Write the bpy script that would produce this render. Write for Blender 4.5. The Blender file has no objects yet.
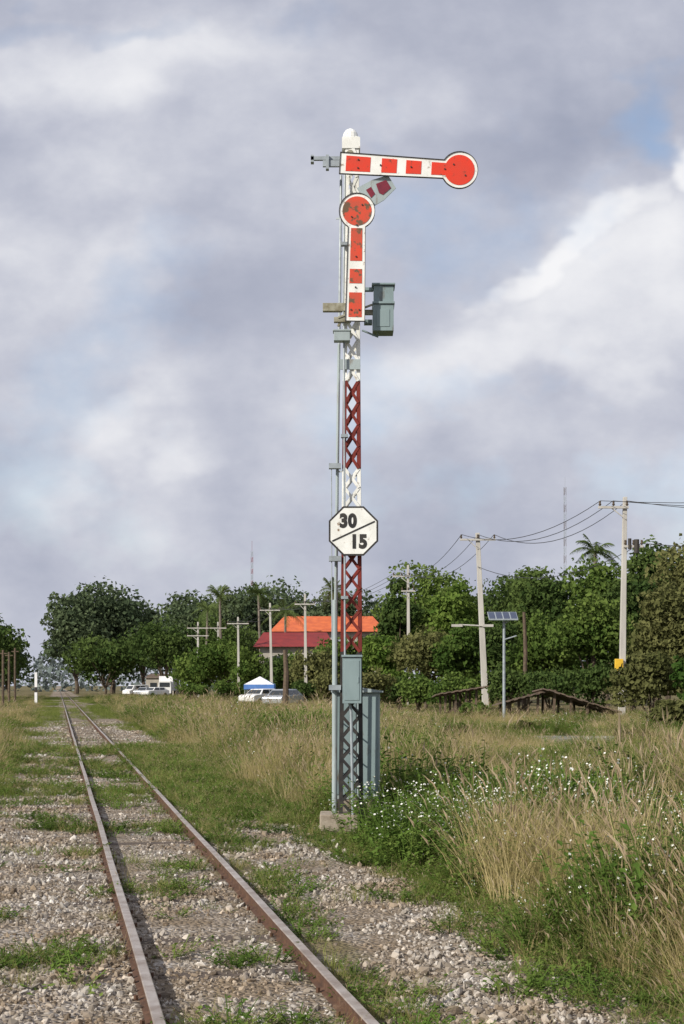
import bpy, math, random
import numpy as np
from mathutils import Vector, Matrix
random.seed(7)
RNG = np.random.default_rng(11)
scene = bpy.context.scene
scene.view_settings.view_transform = 'Standard'
scene.view_settings.look = 'None'
scene.view_settings.exposure = 0
F = 1422.2; H = 1.8; HY = 685.0; CX = 342.0; K = 0.1997

def bx(px, Y): return (px - CX) / F * Y
def bz(py, Y): return H + (HY - py) / F * Y

# ------------------------------------------------------------ node helpers
def newmat(name):
    m = bpy.data.materials.new(name); m.use_nodes = True
    nt = m.node_tree; nt.nodes.clear()
    out = nt.nodes.new('ShaderNodeOutputMaterial')
    return m, nt, out
def N(nt, t, **kw):
    n = nt.nodes.new(t)
    for k, v in kw.items(): setattr(n, k, v)
    return n
def c4(c):
    if isinstance(c, (int, float)): return (c, c, c, 1)
    return (c[0], c[1], c[2], 1)
def ramp(nt, stops, interp='LINEAR'):
    r = nt.nodes.new('ShaderNodeValToRGB'); cr = r.color_ramp; cr.interpolation = interp
    while len(cr.elements) > 1: cr.elements.remove(cr.elements[-1])
    cr.elements[0].position = stops[0][0]; cr.elements[0].color = c4(stops[0][1])
    for p, c in stops[1:]:
        e = cr.elements.new(p); e.color = c4(c)
    return r
def math_(nt, op, a, b=None, c=None, clamp=False):
    n = nt.nodes.new('ShaderNodeMath'); n.operation = op; n.use_clamp = clamp
    for i, v in enumerate((a, b, c)):
        if v is None: continue
        if isinstance(v, (int, float)): n.inputs[i].default_value = v
        else: nt.links.new(v, n.inputs[i])
    return n.outputs[0]
def mixc(nt, fac, a, b, blend='MIX'):
    n = nt.nodes.new('ShaderNodeMix'); n.data_type = 'RGBA'; n.blend_type = blend
    for i, v in ((0, fac), (6, a), (7, b)):
        s = n.inputs[i]
        if isinstance(v, (int, float)): s.default_value = float(v) if i == 0 else c4(v)
        elif isinstance(v, tuple): s.default_value = c4(v)
        else: nt.links.new(v, s)
    return n.outputs[2]
def noise(nt, vec, scale, detail=4, rough=0.55, dist=0.0):
    n = nt.nodes.new('ShaderNodeTexNoise'); n.inputs['Scale'].default_value = scale
    n.inputs['Detail'].default_value = detail; n.inputs['Roughness'].default_value = rough
    n.inputs['Distortion'].default_value = dist
    if vec is not None: nt.links.new(vec, n.inputs['Vector'])
    return n.outputs['Fac']

def simple(name, c1, c2=None, scale=5, rough=0.7, metal=0.0, lo=0.35, hi=0.65, bump=0.0, spec=0.3, streak=1.0, dirt=None, dlo=0.6, dhi=0.7, dscale=9):
    m, nt, out = newmat(name)
    p = N(nt, 'ShaderNodeBsdfPrincipled')
    g = N(nt, 'ShaderNodeNewGeometry')
    mp = N(nt, 'ShaderNodeMapping'); mp.inputs['Scale'].default_value = (1, 1, streak)
    nt.links.new(g.outputs['Position'], mp.inputs[0])
    v = mp.outputs[0]
    c2 = c2 or tuple(x * 0.7 for x in c1)
    f = noise(nt, v, scale, 4, 0.6)
    r = ramp(nt, [(lo, c1), (hi, c2)]); nt.links.new(f, r.inputs[0])
    col = r.outputs[0]
    if dirt:
        f2 = noise(nt, v, dscale, 6, 0.65)
        r2 = ramp(nt, [(dlo, 0.0), (dhi, 1.0)]); nt.links.new(f2, r2.inputs[0])
        col = mixc(nt, r2.outputs[0], col, dirt)
    nt.links.new(col, p.inputs['Base Color'])
    p.inputs['Roughness'].default_value = rough; p.inputs['Metallic'].default_value = metal
    p.inputs['Specular IOR Level'].default_value = spec
    if bump:
        b = N(nt, 'ShaderNodeBump'); b.inputs['Strength'].default_value = bump; b.inputs['Distance'].default_value = 0.02
        nt.links.new(noise(nt, v, scale * 6, 4), b.inputs['Height']); nt.links.new(b.outputs[0], p.inputs['Normal'])
    nt.links.new(p.outputs[0], out.inputs[0])
    return m

def foliage(name, dark, light, transl=0.25, use_attr=True, patch=0.12, tint=None):
    m, nt, out = newmat(name)
    p = N(nt, 'ShaderNodeBsdfDiffuse')
    t = N(nt, 'ShaderNodeBsdfTranslucent'); mx = N(nt, 'ShaderNodeMixShader'); mx.inputs[0].default_value = transl
    if use_attr:
        a = N(nt, 'ShaderNodeAttribute'); a.attribute_name = 'shade'; f = a.outputs['Fac']
    else:
        o = N(nt, 'ShaderNodeObjectInfo'); f = o.outputs['Random']
    g = N(nt, 'ShaderNodeNewGeometry')
    nz = noise(nt, g.outputs['Position'], patch, 1)
    f2 = math_(nt, 'ADD', math_(nt, 'MULTIPLY', f, 0.65), math_(nt, 'MULTIPLY_ADD', nz, 0.9, -0.28), clamp=True)
    r = ramp(nt, [(0.0, dark), (1.0, light)] if not tint else [(0.0, dark), (0.6, light), (1.0, tint)])
    nt.links.new(f2, r.inputs[0])
    nt.links.new(r.outputs[0], p.inputs['Color']); nt.links.new(r.outputs[0], t.inputs['Color'])
    nt.links.new(p.outputs[0], mx.inputs[1]); nt.links.new(t.outputs[0], mx.inputs[2])
    nt.links.new(mx.outputs[0], out.inputs[0])
    return m

# ------------------------------------------------------------ mesh helpers
def link(o, parent=None):
    scene.collection.objects.link(o)
    if parent: o.parent = parent
    return o
def empty(name, loc=(0, 0, 0)):
    e = bpy.data.objects.new(name, None); e.empty_display_size = 0.3
    scene.collection.objects.link(e); return e
def mesh_obj(name, V, Fc, mats, parent=None, shade=None, midx=None, do_link=True, smooth=False):
    me = bpy.data.meshes.new(name)
    V = V.tolist() if isinstance(V, np.ndarray) else V
    Fc = Fc.tolist() if isinstance(Fc, np.ndarray) else Fc
    me.from_pydata(V, [], Fc)
    if not isinstance(mats, (list, tuple)): mats = [mats]
    for m in mats: me.materials.append(m)
    if midx is not None: me.polygons.foreach_set('material_index', np.asarray(midx, dtype=np.int32))
    if shade is not None:
        a = me.attributes.new('shade', 'FLOAT', 'FACE'); a.data.foreach_set('value', np.asarray(shade, dtype=np.float32))
    if smooth: me.polygons.foreach_set('use_smooth', np.ones(len(me.polygons), dtype=bool))
    me.update()
    o = bpy.data.objects.new(name, me)
    if do_link: link(o, parent)
    return o

class MB:
    """mesh builder that accumulates parts"""
    def __init__(s): s.V = []; s.F = []; s.M = []
    def add(s, V, Fc, m=0):
        b = len(s.V); s.V += [tuple(v) for v in V]; s.F += [tuple(i + b for i in f) for f in Fc]; s.M += [m] * len(Fc)
    def box(s, x0, x1, y0, y1, z0, z1, m=0):
        V = [(x, y, z) for z in (z0, z1) for y in (y0, y1) for x in (x0, x1)]
        s.add(V, [(0, 2, 3, 1), (4, 5, 7, 6), (0, 1, 5, 4), (2, 6, 7, 3), (0, 4, 6, 2), (1, 3, 7, 5)], m)
    def beam(s, p0, p1, w, d=None, m=0, w1=None, up=(0, 1, 0)):
        d = d or w; p0 = Vector(p0); p1 = Vector(p1); ax = (p1 - p0).normalized()
        a = Vector(up)
        if abs(ax.dot(a)) > 0.95: a = Vector((1, 0, 0))
        side = ax.cross(a).normalized(); a = side.cross(ax).normalized()
        V = []
        for p, k in ((p0, 1), (p1, (w1 / w if w1 else 1))):
            for sx, sy in ((-1, -1), (1, -1), (1, 1), (-1, 1)):
                V.append(p + side * (sx * w * k / 2) + a * (sy * d * k / 2))
        s.add(V, [(3, 2, 1, 0), (4, 5, 6, 7), (0, 1, 5, 4), (1, 2, 6, 5), (2, 3, 7, 6), (3, 0, 4, 7)], m)
    def tube(s, pts, radii, m=0, n=8, cap=True):
        pts = [Vector(p) for p in pts]; V = []; Fc = []
        for i, p in enumerate(pts):
            t = (pts[min(i + 1, len(pts) - 1)] - pts[max(i - 1, 0)]).normalized()
            a = Vector((1, 0, 0)) if abs(t.x) < 0.8 else Vector((0, 1, 0))
            u = t.cross(a).normalized(); v = t.cross(u)
            r = radii[i] if isinstance(radii, (list, tuple)) else radii
            for k in range(n):
                an = 2 * math.pi * k / n
                V.append(p + u * (r * math.cos(an)) + v * (r * math.sin(an)))
        for i in range(len(pts) - 1):
            for k in range(n):
                Fc.append((i * n + k, i * n + (k + 1) % n, (i + 1) * n + (k + 1) % n, (i + 1) * n + k))
        if cap:
            Fc.append(tuple(range(n))[::-1]); Fc.append(tuple((len(pts) - 1) * n + k for k in range(n)))
        s.add(V, Fc, m)
    def plate(s, poly, y0, y1, m=0, medge=None):
        """poly: list of (x,z), extruded along y"""
        n = len(poly)
        V = [(x, y0, z) for x, z in poly] + [(x, y1, z) for x, z in poly]
        s.add(V, [tuple(range(n)), tuple(range(2 * n - 1, n - 1, -1))], m)
        s.add(V, [(i, i + n, (i + 1) % n + n, (i + 1) % n) for i in range(n)], m if medge is None else medge)
    def obj(s, name, mats, parent=None, bevel=0, smooth=False):
        o = mesh_obj(name, s.V, s.F, mats, parent, midx=s.M, smooth=smooth)
        if bevel:
            b = o.modifiers.new('bevel', 'BEVEL'); b.width = bevel; b.segments = 2; b.limit_method = 'ANGLE'
        return o

_ph = np.random.default_rng(3).uniform(0, 6.28, (12, 2)); _dr = np.random.default_rng(4).uniform(0, 6.28, 12)
def sn(x, y, scale, k=0):
    """smooth pseudo-noise approx -1..1"""
    v = 0; tot = 0
    for i in range(6):
        j = (i + k) % 12; f = (1.0 + 0.55 * i) / scale; a = 1 / (1 + 0.4 * i)
        v = v + a * np.sin(f * (x * math.cos(_dr[j] + k) + y * math.sin(_dr[j] + k)) * 2.2 + _ph[j, 0] + 1.3 * np.sin(f * (y * math.cos(_dr[j]) - x * math.sin(_dr[j])) + _ph[j, 1]))
        tot += a
    return v / tot * 1.7
def gh(x, y):
    c = x + K * y
    side = np.clip((np.abs(c - 1.05) - 2.2) / 3.0, 0, 1)
    near = np.clip((np.abs(y) ) / 20, 0.3, 1)
    return side * (0.10 * sn(x, y, 9, 2) + 0.04 * sn(x, y, 2.5, 5)) * near

# ------------------------------------------------------------ materials
M_white = simple('weathered_white_paint', (0.84, 0.84, 0.81), (0.72, 0.72, 0.68), 6, 0.5, dirt=(0.24, 0.16, 0.10), dlo=0.60, dhi=0.70, dscale=14)
M_red = simple('signal_red_paint', (0.70, 0.045, 0.02), (0.60, 0.055, 0.03), 8, 0.5, dirt=(0.16, 0.05, 0.03), dlo=0.61, dhi=0.68, dscale=16)
M_redrust = simple('rusting_red_paint', (0.66, 0.065, 0.03), (0.50, 0.08, 0.045), 8, 0.6, dirt=(0.14, 0.085, 0.05), dlo=0.53, dhi=0.57, dscale=7)
M_brown = simple('red_oxide_paint', (0.20, 0.028, 0.02), (0.13, 0.022, 0.017), 8, 0.6)
M_black = simple('black_tar_paint', (0.022, 0.022, 0.024), (0.05, 0.045, 0.04), 10, 0.55)
M_edge = simple('dark_plate_edge', (0.03, 0.03, 0.03), (0.06, 0.05, 0.04), 10, 0.6)
M_grey = simple('blue_grey_enamel', (0.24, 0.31, 0.32), (0.19, 0.25, 0.26), 4, 0.5, dirt=(0.13, 0.11, 0.09), dlo=0.58, dhi=0.72, streak=0.3)
M_grey2 = simple('light_grey_enamel', (0.36, 0.42, 0.43), (0.29, 0.34, 0.35), 4, 0.5, dirt=(0.2, 0.16, 0.12), dlo=0.58, dhi=0.72, streak=0.3)
M_galv = simple('galvanised_steel', (0.36, 0.40, 0.43), (0.26, 0.29, 0.31), 8, 0.5, metal=0.2)
M_bracket = simple('weathered_bracket_steel', (0.34, 0.33, 0.26), (0.20, 0.18, 0.12), 14, 0.6)
M_conc = simple('concrete', (0.36, 0.31, 0.25), (0.20, 0.16, 0.12), 6, 0.9, bump=0.3)
M_pole = simple('pole_concrete', (0.52, 0.50, 0.46), (0.40, 0.38, 0.35), 2, 0.9, streak=0.2)
M_wire = simple('wire', (0.05, 0.05, 0.055), (0.03, 0.03, 0.03), 3, 0.5)
M_glassred = simple('red_signal_glass', (0.22, 0.02, 0.035), (0.14, 0.015, 0.03), 10, 0.2, spec=0.6)
M_glassdark = simple('dark_glass', (0.02, 0.025, 0.03), (0.03, 0.035, 0.04), 10, 0.1, spec=0.6)
M_wood = simple('weathered_wood', (0.14, 0.10, 0.07), (0.08, 0.06, 0.045), 6, 0.9)
M_bark = simple('bark', (0.12, 0.09, 0.065), (0.07, 0.055, 0.04), 3, 0.95)
M_palmbark = simple('palm_bark', (0.22, 0.19, 0.16), (0.13, 0.11, 0.09), 3, 0.95)
M_redroof = simple('dark_red_roof', (0.24, 0.032, 0.03), (0.17, 0.026, 0.028), 0.9, 0.7)
M_orroof = simple('orange_tile_roof', (0.62, 0.15, 0.05), (0.46, 0.10, 0.04), 0.9, 0.7)
M_wall = simple('plaster_wall', (0.42, 0.39, 0.34), (0.34, 0.31, 0.27), 0.8, 0.9)
M_tin = simple('rusty_tin_roof', (0.18, 0.13, 0.10), (0.09, 0.07, 0.055), 3, 0.8)
M_yellow = simple('yellow_enamel', (0.75, 0.48, 0.04), (0.65, 0.4, 0.04), 3, 0.5)
M_solar = simple('solar_cells', (0.03, 0.045, 0.09), (0.02, 0.03, 0.07), 3, 0.2, spec=0.6)
M_bluetarp = simple('blue_canvas', (0.10, 0.22, 0.55), (0.08, 0.18, 0.45), 2, 0.8)
M_whitetarp = simple('white_canvas', (0.8, 0.8, 0.8), (0.7, 0.7, 0.72), 2, 0.8)
M_carwhite = simple('white_car_paint', (0.75, 0.75, 0.75), (0.7, 0.7, 0.7), 2, 0.3)
M_carsilver = simple('silver_car_paint', (0.45, 0.47, 0.5), (0.4, 0.42, 0.45), 2, 0.3, metal=0.4)
M_tyre = simple('rubber', (0.02, 0.02, 0.02), (0.03, 0.03, 0.03), 3, 0.8)
M_rust = simple('rusty_rail_web', (0.12, 0.062, 0.038), (0.07, 0.04, 0.028), 12, 0.8, dirt=(0.19, 0.12, 0.08), dlo=0.55, dhi=0.75)
M_head = simple('worn_rail_head', (0.50, 0.44, 0.39), (0.30, 0.23, 0.18), 7, 0.38, metal=0.5, streak=1)
M_sleeper = simple('timber_sleeper', (0.13, 0.10, 0.08), (0.07, 0.055, 0.045), 10, 0.95, bump=0.5)
M_slab = simple('old_pavement', (0.26, 0.25, 0.23), (0.18, 0.17, 0.155), 1.5, 0.9, bump=0.3)

# ------------------------------------------------------------ world sky
world = bpy.data.worlds.new('World'); scene.world = world; world.use_nodes = True
nt = world.node_tree; nt.nodes.clear()
SUN = Vector((-0.78, -0.66, 0.62)).normalized()
sky = N(nt, 'ShaderNodeTexSky', sky_type='NISHITA'); sky.sun_disc = False
sky.sun_elevation = math.asin(SUN.z); sky.sun_rotation = math.atan2(SUN.x, SUN.y)
sky.air_density = 1.0; sky.dust_density = 1.5
tc = N(nt, 'ShaderNodeTexCoord'); sep = N(nt, 'ShaderNodeSeparateXYZ'); nt.links.new(tc.outputs['Generated'], sep.inputs[0])
yden = math_(nt, 'MAXIMUM', math_(nt, 'ABSOLUTE', sep.outputs[1]), 0.3)
U = math_(nt, 'DIVIDE', sep.outputs[0], yden); Vv = math_(nt, 'DIVIDE', sep.outputs[2], yden)
cmb = N(nt, 'ShaderNodeCombineXYZ'); nt.links.new(U, cmb.inputs[0]); nt.links.new(math_(nt, 'MULTIPLY', Vv, 1.4), cmb.inputs[2])
nt.links.new(math_(nt, 'MULTIPLY', sep.outputs[1], 0.8), cmb.inputs[1])
P0 = cmb.outputs[0]
off = N(nt, 'ShaderNodeVectorMath', operation='ADD'); nt.links.new(P0, off.inputs[0]); off.inputs[1].default_value = (5.3, 1.7, 9.1)
wn = N(nt, 'ShaderNodeTexNoise'); wn.inputs['Scale'].default_value = 8.0; wn.inputs['Detail'].default_value = 4; nt.links.new(P0, wn.inputs['Vector'])
ws = N(nt, 'ShaderNodeSeparateColor'); nt.links.new(wn.outputs['Color'], ws.inputs[0])
Uw = math_(nt, 'ADD', U, math_(nt, 'MULTIPLY_ADD', ws.outputs[0], 0.20, -0.10))
Vw = math_(nt, 'ADD', Vv, math_(nt, 'MULTIPLY_ADD', ws.outputs[1], 0.20, -0.10))
def blob(px, py, rx, ry, amp, rot=0.0, hard=0.0):
    u0 = (px - CX) / F; v0 = (HY - py) / F; rx /= F; ry /= F
    du = math_(nt, 'SUBTRACT', Uw, u0); dv = math_(nt, 'SUBTRACT', Vw, v0)
    c, s = math.cos(rot), math.sin(rot)
    a = math_(nt, 'ADD', math_(nt, 'MULTIPLY', du, c / rx), math_(nt, 'MULTIPLY', dv, s / rx))
    b = math_(nt, 'SUBTRACT', math_(nt, 'MULTIPLY', dv, c / ry), math_(nt, 'MULTIPLY', du, s / ry))
    d = math_(nt, 'SQRT', math_(nt, 'ADD', math_(nt, 'MULTIPLY', a, a), math_(nt, 'MULTIPLY', b, b)))
    mr = N(nt, 'ShaderNodeMapRange', interpolation_type='SMOOTHSTEP')
    mr.inputs[1].default_value = hard; mr.inputs[2].default_value = 1.0; mr.inputs[3].default_value = amp; mr.inputs[4].default_value = 0.0
    nt.links.new(d, mr.inputs[0]); return mr.outputs[0]
n1 = noise(nt, P0, 5.0, 6, 0.54)
n2 = noise(nt, off.outputs[0], 15.0, 5, 0.58)
val = math_(nt, 'ADD', math_(nt, 'MULTIPLY_ADD', n1, 0.80, 0.17), math_(nt, 'MULTIPLY_ADD', n2, 0.28, -0.14))
blobs = [blob(50, 80, 270, 120, 0.22), blob(300, 60, 220, 80, 0.13, -0.1), blob(110, 265, 200, 70, 0.13), blob(600, 300, 190, 110, 0.22, 0.42, 0.35),
         blob(555, 245, 160, 24, 0.22, 0.5, 0.2), blob(684, 180, 35, 40, 0.35, 0.2, 0.3), blob(560, 120, 200, 75, -0.16, 0.1),
         blob(110, 460, 130, 45, 0.13, 0.5), blob(430, 370, 150, 70, 0.12)]
for b in blobs: val = math_(nt, 'ADD', val, b)
cr = ramp(nt, [(0.28, (0.33, 0.36, 0.465)), (0.46, (0.44, 0.465, 0.565)), (0.60, (0.55, 0.57, 0.66)), (0.76, (0.76, 0.77, 0.82)), (0.94, (0.92, 0.92, 0.94))], 'B_SPLINE')
nt.links.new(val, cr.inputs[0])
n3 = noise(nt, off.outputs[0], 8.0, 4, 0.55)
gap = math_(nt, 'MULTIPLY_ADD', n3, 1.0, -0.53)
for b in (blob(655, 120, 80, 60, 0.42, 0.3), blob(80, 15, 240, 40, 0.24)):
    gap = math_(nt, 'ADD', gap, b)
gr = ramp(nt, [(0.0, 0.0), (0.3, 1.0)]); nt.links.new(gap, gr.inputs[0])
vs = N(nt, 'ShaderNodeVectorMath', operation='SCALE'); nt.links.new(cr.outputs[0], vs.inputs[0]); vs.inputs['Scale'].default_value = 10.0
sk2 = N(nt, 'ShaderNodeVectorMath', operation='SCALE'); nt.links.new(sky.outputs[0], sk2.inputs[0]); sk2.inputs['Scale'].default_value = 1.7
gf = math_(nt, 'MULTIPLY', gr.outputs[0], 0.6)
vm = N(nt, 'ShaderNodeMix'); vm.data_type = 'VECTOR'
nt.links.new(gf, vm.inputs[0]); nt.links.new(vs.outputs[0], vm.inputs[4]); nt.links.new(sk2.outputs[0], vm.inputs[5])
bg = N(nt, 'ShaderNodeBackground'); bg.inputs['Strength'].default_value = 0.1
nt.links.new(vm.outputs[1], bg.inputs['Color'])
wo = N(nt, 'ShaderNodeOutputWorld'); nt.links.new(bg.outputs[0], wo.inputs[0])

sl = bpy.data.lights.new('sun', 'SUN'); sl.energy = 5.0; sl.angle = math.radians(0.5); sl.color = (1.0, 0.94, 0.83)
so = link(bpy.data.objects.new('sun', sl)); so.rotation_euler = SUN.to_track_quat('Z', 'Y').to_euler(); so.location = (-20, -20, 30)

# ------------------------------------------------------------ camera
cd = bpy.data.cameras.new('camera'); cam = link(bpy.data.objects.new('camera', cd)); scene.camera = cam
cd.lens = 50; cd.sensor_fit = 'VERTICAL'; cd.sensor_height = 36; cd.shift_y = 173 / 1024; cd.clip_end = 5000; cd.clip_start = 0.1
cam.location = (0, 0, H); cam.rotation_euler = (math.radians(90), 0, 0)

# ------------------------------------------------------------ ground
m, nt, out = newmat('trackside_ground')
g = N(nt, 'ShaderNodeNewGeometry'); pos = g.outputs['Position']
sp = N(nt, 'ShaderNodeSeparateXYZ'); nt.links.new(pos, sp.inputs[0])
c = math_(nt, 'MULTIPLY_ADD', sp.outputs[1], K, sp.outputs[0])
c = math_(nt, 'ADD', c, math_(nt, 'MULTIPLY_ADD', noise(nt, pos, 0.9, 4), 1.0, -0.5))
cp = math_(nt, 'MULTIPLY_ADD', c, 0.1, 0.4)
gz = ramp(nt, [(0.25, 0.0), (0.31, 1.0), (0.55, 1.0), (0.57, 0.3), (0.595, 0.35), (0.61, 1.0), (0.705, 1.0), (0.75, 0.0)]); nt.links.new(cp, gz.inputs[0])
vo = N(nt, 'ShaderNodeTexVoronoi'); vo.inputs['Scale'].default_value = 30; nt.links.new(pos, vo.inputs['Vector'])
sv = N(nt, 'ShaderNodeSeparateColor'); nt.links.new(vo.outputs['Color'], sv.inputs[0])
gcol = ramp(nt, [(0.0, (0.12, 0.10, 0.08)), (0.35, (0.25, 0.215, 0.18)), (0.7, (0.36, 0.32, 0.28)), (1.0, (0.48, 0.44, 0.40))]); nt.links.new(sv.outputs[0], gcol.inputs[0])
gd = ramp(nt, [(0.35, 0.0), (0.6, 0.85)]); nt.links.new(noise(nt, pos, 1.6, 5), gd.inputs[0])
gc = mixc(nt, gd.outputs[0], gcol.outputs[0], (0.20, 0.15, 0.10))
soil = ramp(nt, [(0.3, (0.07, 0.08, 0.03)), (0.5, (0.14, 0.12, 0.06)), (0.7, (0.24, 0.185, 0.10))]); nt.links.new(noise(nt, pos, 0.35, 6, 0.6), soil.inputs[0])
nb = noise(nt, pos, 14, 5)
edge = math_(nt, 'ADD', gz.outputs[0], math_(nt, 'MULTIPLY_ADD', nb, 0.8, -0.4), clamp=True)
col = mixc(nt, edge, soil.outputs[0], gc)
p = N(nt, 'ShaderNodeBsdfPrincipled'); p.inputs['Roughness'].default_value = 0.95; p.inputs['Specular IOR Level'].default_value = 0.1
nt.links.new(col, p.inputs['Base Color'])
b = N(nt, 'ShaderNodeBump'); b.inputs['Strength'].default_value = 0.9; b.inputs['Distance'].default_value = 0.03; b.invert = True
nt.links.new(math_(nt, 'ADD', vo.outputs['Distance'], math_(nt, 'MULTIPLY', nb, 0.6)), b.inputs['Height']); nt.links.new(b.outputs[0], p.inputs['Normal'])
nt.links.new(p.outputs[0], out.inputs[0]); M_ground = m
def nonuni(maxv, n, near):
    t = np.linspace(0, 1, n); return near * n * 0.35 * t + (maxv - near * n * 0.35) * t ** 4
ys = np.concatenate([-nonuni(60, 25, 1.0)[::-1][:-1], nonuni(2500, 220, 0.45)])
xp = nonuni(2000, 130, 0.4); xs = np.concatenate([-xp[::-1][:-1], xp])
XX, YY = np.meshgrid(xs, ys); ZZ = gh(XX, YY)
V = np.stack([XX.ravel(), YY.ravel(), ZZ.ravel()], 1)
nx, ny = len(xs), len(ys); I = (np.arange(ny - 1)[:, None] * nx + np.arange(nx - 1)[None, :]).ravel()
mesh_obj('ground', V, np.stack([I, I + 1, I + nx + 1, I + nx], 1), M_ground, smooth=True)

# ------------------------------------------------------------ railway track
D = Vector((-K, 1, 0)).normalized(); Nn = Vector((D.y, -D.x, 0)); O = Vector((1.05, 0, 0))
def tp(s, t, z): v = O + D * s + Nn * t; return (v.x, v.y, z)
track = empty('railway_track')
prof = [(-0.055, 0.0), (-0.055, 0.010), (-0.012, 0.022), (-0.009, 0.075), (-0.031, 0.082), (-0.032, 0.106), (-0.026, 0.112), (0.026, 0.112), (0.032, 0.106), (0.031, 0.082), (0.009, 0.075), (0.012, 0.022), (0.055, 0.010), (0.055, 0.0)]
for nm, t0 in (('rail_left', -0.5285), ('rail_right', 0.5285)):
    Vr = []; Fr = []; Mr = []
    ss = [-8 + 2.0 * i for i in range(60)] + [112 + 40 * i for i in range(16)]
    for s in ss:
        w = 0.004 * math.sin(s * 0.7 + t0 * 9)
        for a, z in prof: Vr.append(tp(s, t0 + a + w, z - 0.012))
    n = len(prof)
    for i in range(len(ss) - 1):
        for k in range(n):
            Fr.append((i * n + k, (i + 1) * n + k, (i + 1) * n + (k + 1) % n, i * n + (k + 1) % n)); Mr.append(1 if k in (5, 6, 7) else 0)
    mesh_obj(nm, Vr, Fr, [M_rust, M_head], track, midx=Mr)
mb = MB()
for i in range(170):
    s = -4 + i * 0.62 + random.uniform(-.03, .03); z = random.uniform(-0.012, 0.006); w = 0.1
    V8 = [tp(s + a, t, zz) for zz in (-0.14, z) for a in (-w, w) for t in (-0.95, 0.95)]
    mb.add(V8, [(0, 2, 3, 1), (4, 5, 7, 6), (0, 1, 5, 4), (2, 6, 7, 3), (0, 4, 6, 2), (1, 3, 7, 5)])
mb.obj('sleepers', [M_sleeper], track, bevel=0.01)
mb = MB()
for i in range(170):
    s = -4 + i * 0.62
    for t0 in (-0.5285, 0.5285):
        for sd in (-1, 1):
            q = tp(s, t0 + sd * 0.065, 0)
            mb.tube([(q[0], q[1], 0.0), (q[0], q[1], 0.03)], 0.014, 0, 6)
mb.obj('rail_spikes', [M_rust], track)

# ------------------------------------------------------------ scatter
def scatter(name, tmpl, x, y, z, rot, scl):
    coll = bpy.data.collections.new(name + '_parts')
    for o in tmpl: coll.objects.link(o)
    n = len(x)
    me = bpy.data.meshes.new(name); me.from_pydata(np.stack([x, y, z], 1).tolist(), [], [])
    a = me.attributes.new('rot', 'FLOAT_VECTOR', 'POINT'); a.data.foreach_set('vector', np.ascontiguousarray(rot, dtype=np.float32).ravel())
    a = me.attributes.new('scl', 'FLOAT_VECTOR', 'POINT'); a.data.foreach_set('vector', np.ascontiguousarray(scl, dtype=np.float32).ravel())
    a = me.attributes.new('pick', 'INT', 'POINT'); a.data.foreach_set('value', RNG.integers(0, len(tmpl), n).astype(np.int32))
    o = link(bpy.data.objects.new(name, me))
    ng = bpy.data.node_groups.new(name, 'GeometryNodeTree')
    ng.interface.new_socket('Geometry', in_out='INPUT', socket_type='NodeSocketGeometry')
    ng.interface.new_socket('Geometry', in_out='OUTPUT', socket_type='NodeSocketGeometry')
    gi = ng.nodes.new('NodeGroupInput'); go = ng.nodes.new('NodeGroupOutput')
    ci = ng.nodes.new('GeometryNodeCollectionInfo'); ci.inputs['Collection'].default_value = coll
    ci.inputs['Separate Children'].default_value = True; ci.inputs['Reset Children'].default_value = True
    iop = ng.nodes.new('GeometryNodeInstanceOnPoints'); iop.inputs['Pick Instance'].default_value = True
    def attr(nm, t):
        q = ng.nodes.new('GeometryNodeInputNamedAttribute'); q.data_type = t; q.inputs['Name'].default_value = nm
        return [s for s in q.outputs if s.enabled and s.name == 'Attribute'][0]
    ng.links.new(gi.outputs[0], iop.inputs['Points']); ng.links.new(ci.outputs[0], iop.inputs['Instance'])
    ng.links.new(attr('pick', 'INT'), iop.inputs['Instance Index'])
    ng.links.new(attr('rot', 'FLOAT_VECTOR'), iop.inputs['Rotation']); ng.links.new(attr('scl', 'FLOAT_VECTOR'), iop.inputs['Scale'])
    ng.links.new(iop.outputs[0], go.inputs[0])
    md = o.modifiers.new('scatter', 'NODES'); md.node_group = ng
    return o

# --- stones
m, nt, out = newmat('ballast_stone')
oi = N(nt, 'ShaderNodeObjectInfo')
sr = ramp(nt, [(0.0, (0.14, 0.12, 0.10)), (0.3, (0.28, 0.25, 0.215)), (0.6, (0.38, 0.35, 0.315)), (0.9, (0.48, 0.45, 0.415)), (1.0, (0.66, 0.63, 0.59))]); nt.links.new(oi.outputs['Random'], sr.inputs[0])
p = N(nt, 'ShaderNodeBsdfDiffuse')
g = N(nt, 'ShaderNodeNewGeometry')
sr2 = ramp(nt, [(0.4, 1.0), (0.6, (0.74, 0.64, 0.53))]); nt.links.new(noise(nt, g.outputs['Position'], 1.1, 3), sr2.inputs[0])
nt.links.new(mixc(nt, 1.0, sr.outputs[0], sr2.outputs[0], 'MULTIPLY'), p.inputs['Color'])
nt.links.new(p.outputs[0], out.inputs[0]); M_stone = m
import bmesh
stones = []
for i in range(7):
    bm = bmesh.new(); bmesh.ops.create_icosphere(bm, subdivisions=1, radius=1)
    r = np.random.default_rng(i)
    for v in bm.verts:
        v.co = v.co * float(r.uniform(0.65, 1.15)); v.co.x *= float(1.0 + 0.25 * (i % 3)); v.co.z *= 0.65
    me = bpy.data.meshes.new('stone'); bm.to_mesh(me); bm.free(); me.materials.append(M_stone)
    stones.append(bpy.data.objects.new('ballast_stone', me))
def region(n, s0, s1, c0, c1, pw=1.0):
    y = s0 + (s1 - s0) * RNG.random(n) ** pw; c = c0 + (c1 - c0) * RNG.random(n)
    return c - K * y, y, c
def gauss(x, y, cx, cy, r): return np.exp(-(((x - cx) ** 2 + (y - cy) ** 2) / (r * r)))
xs_, ys_ = [], []
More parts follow.
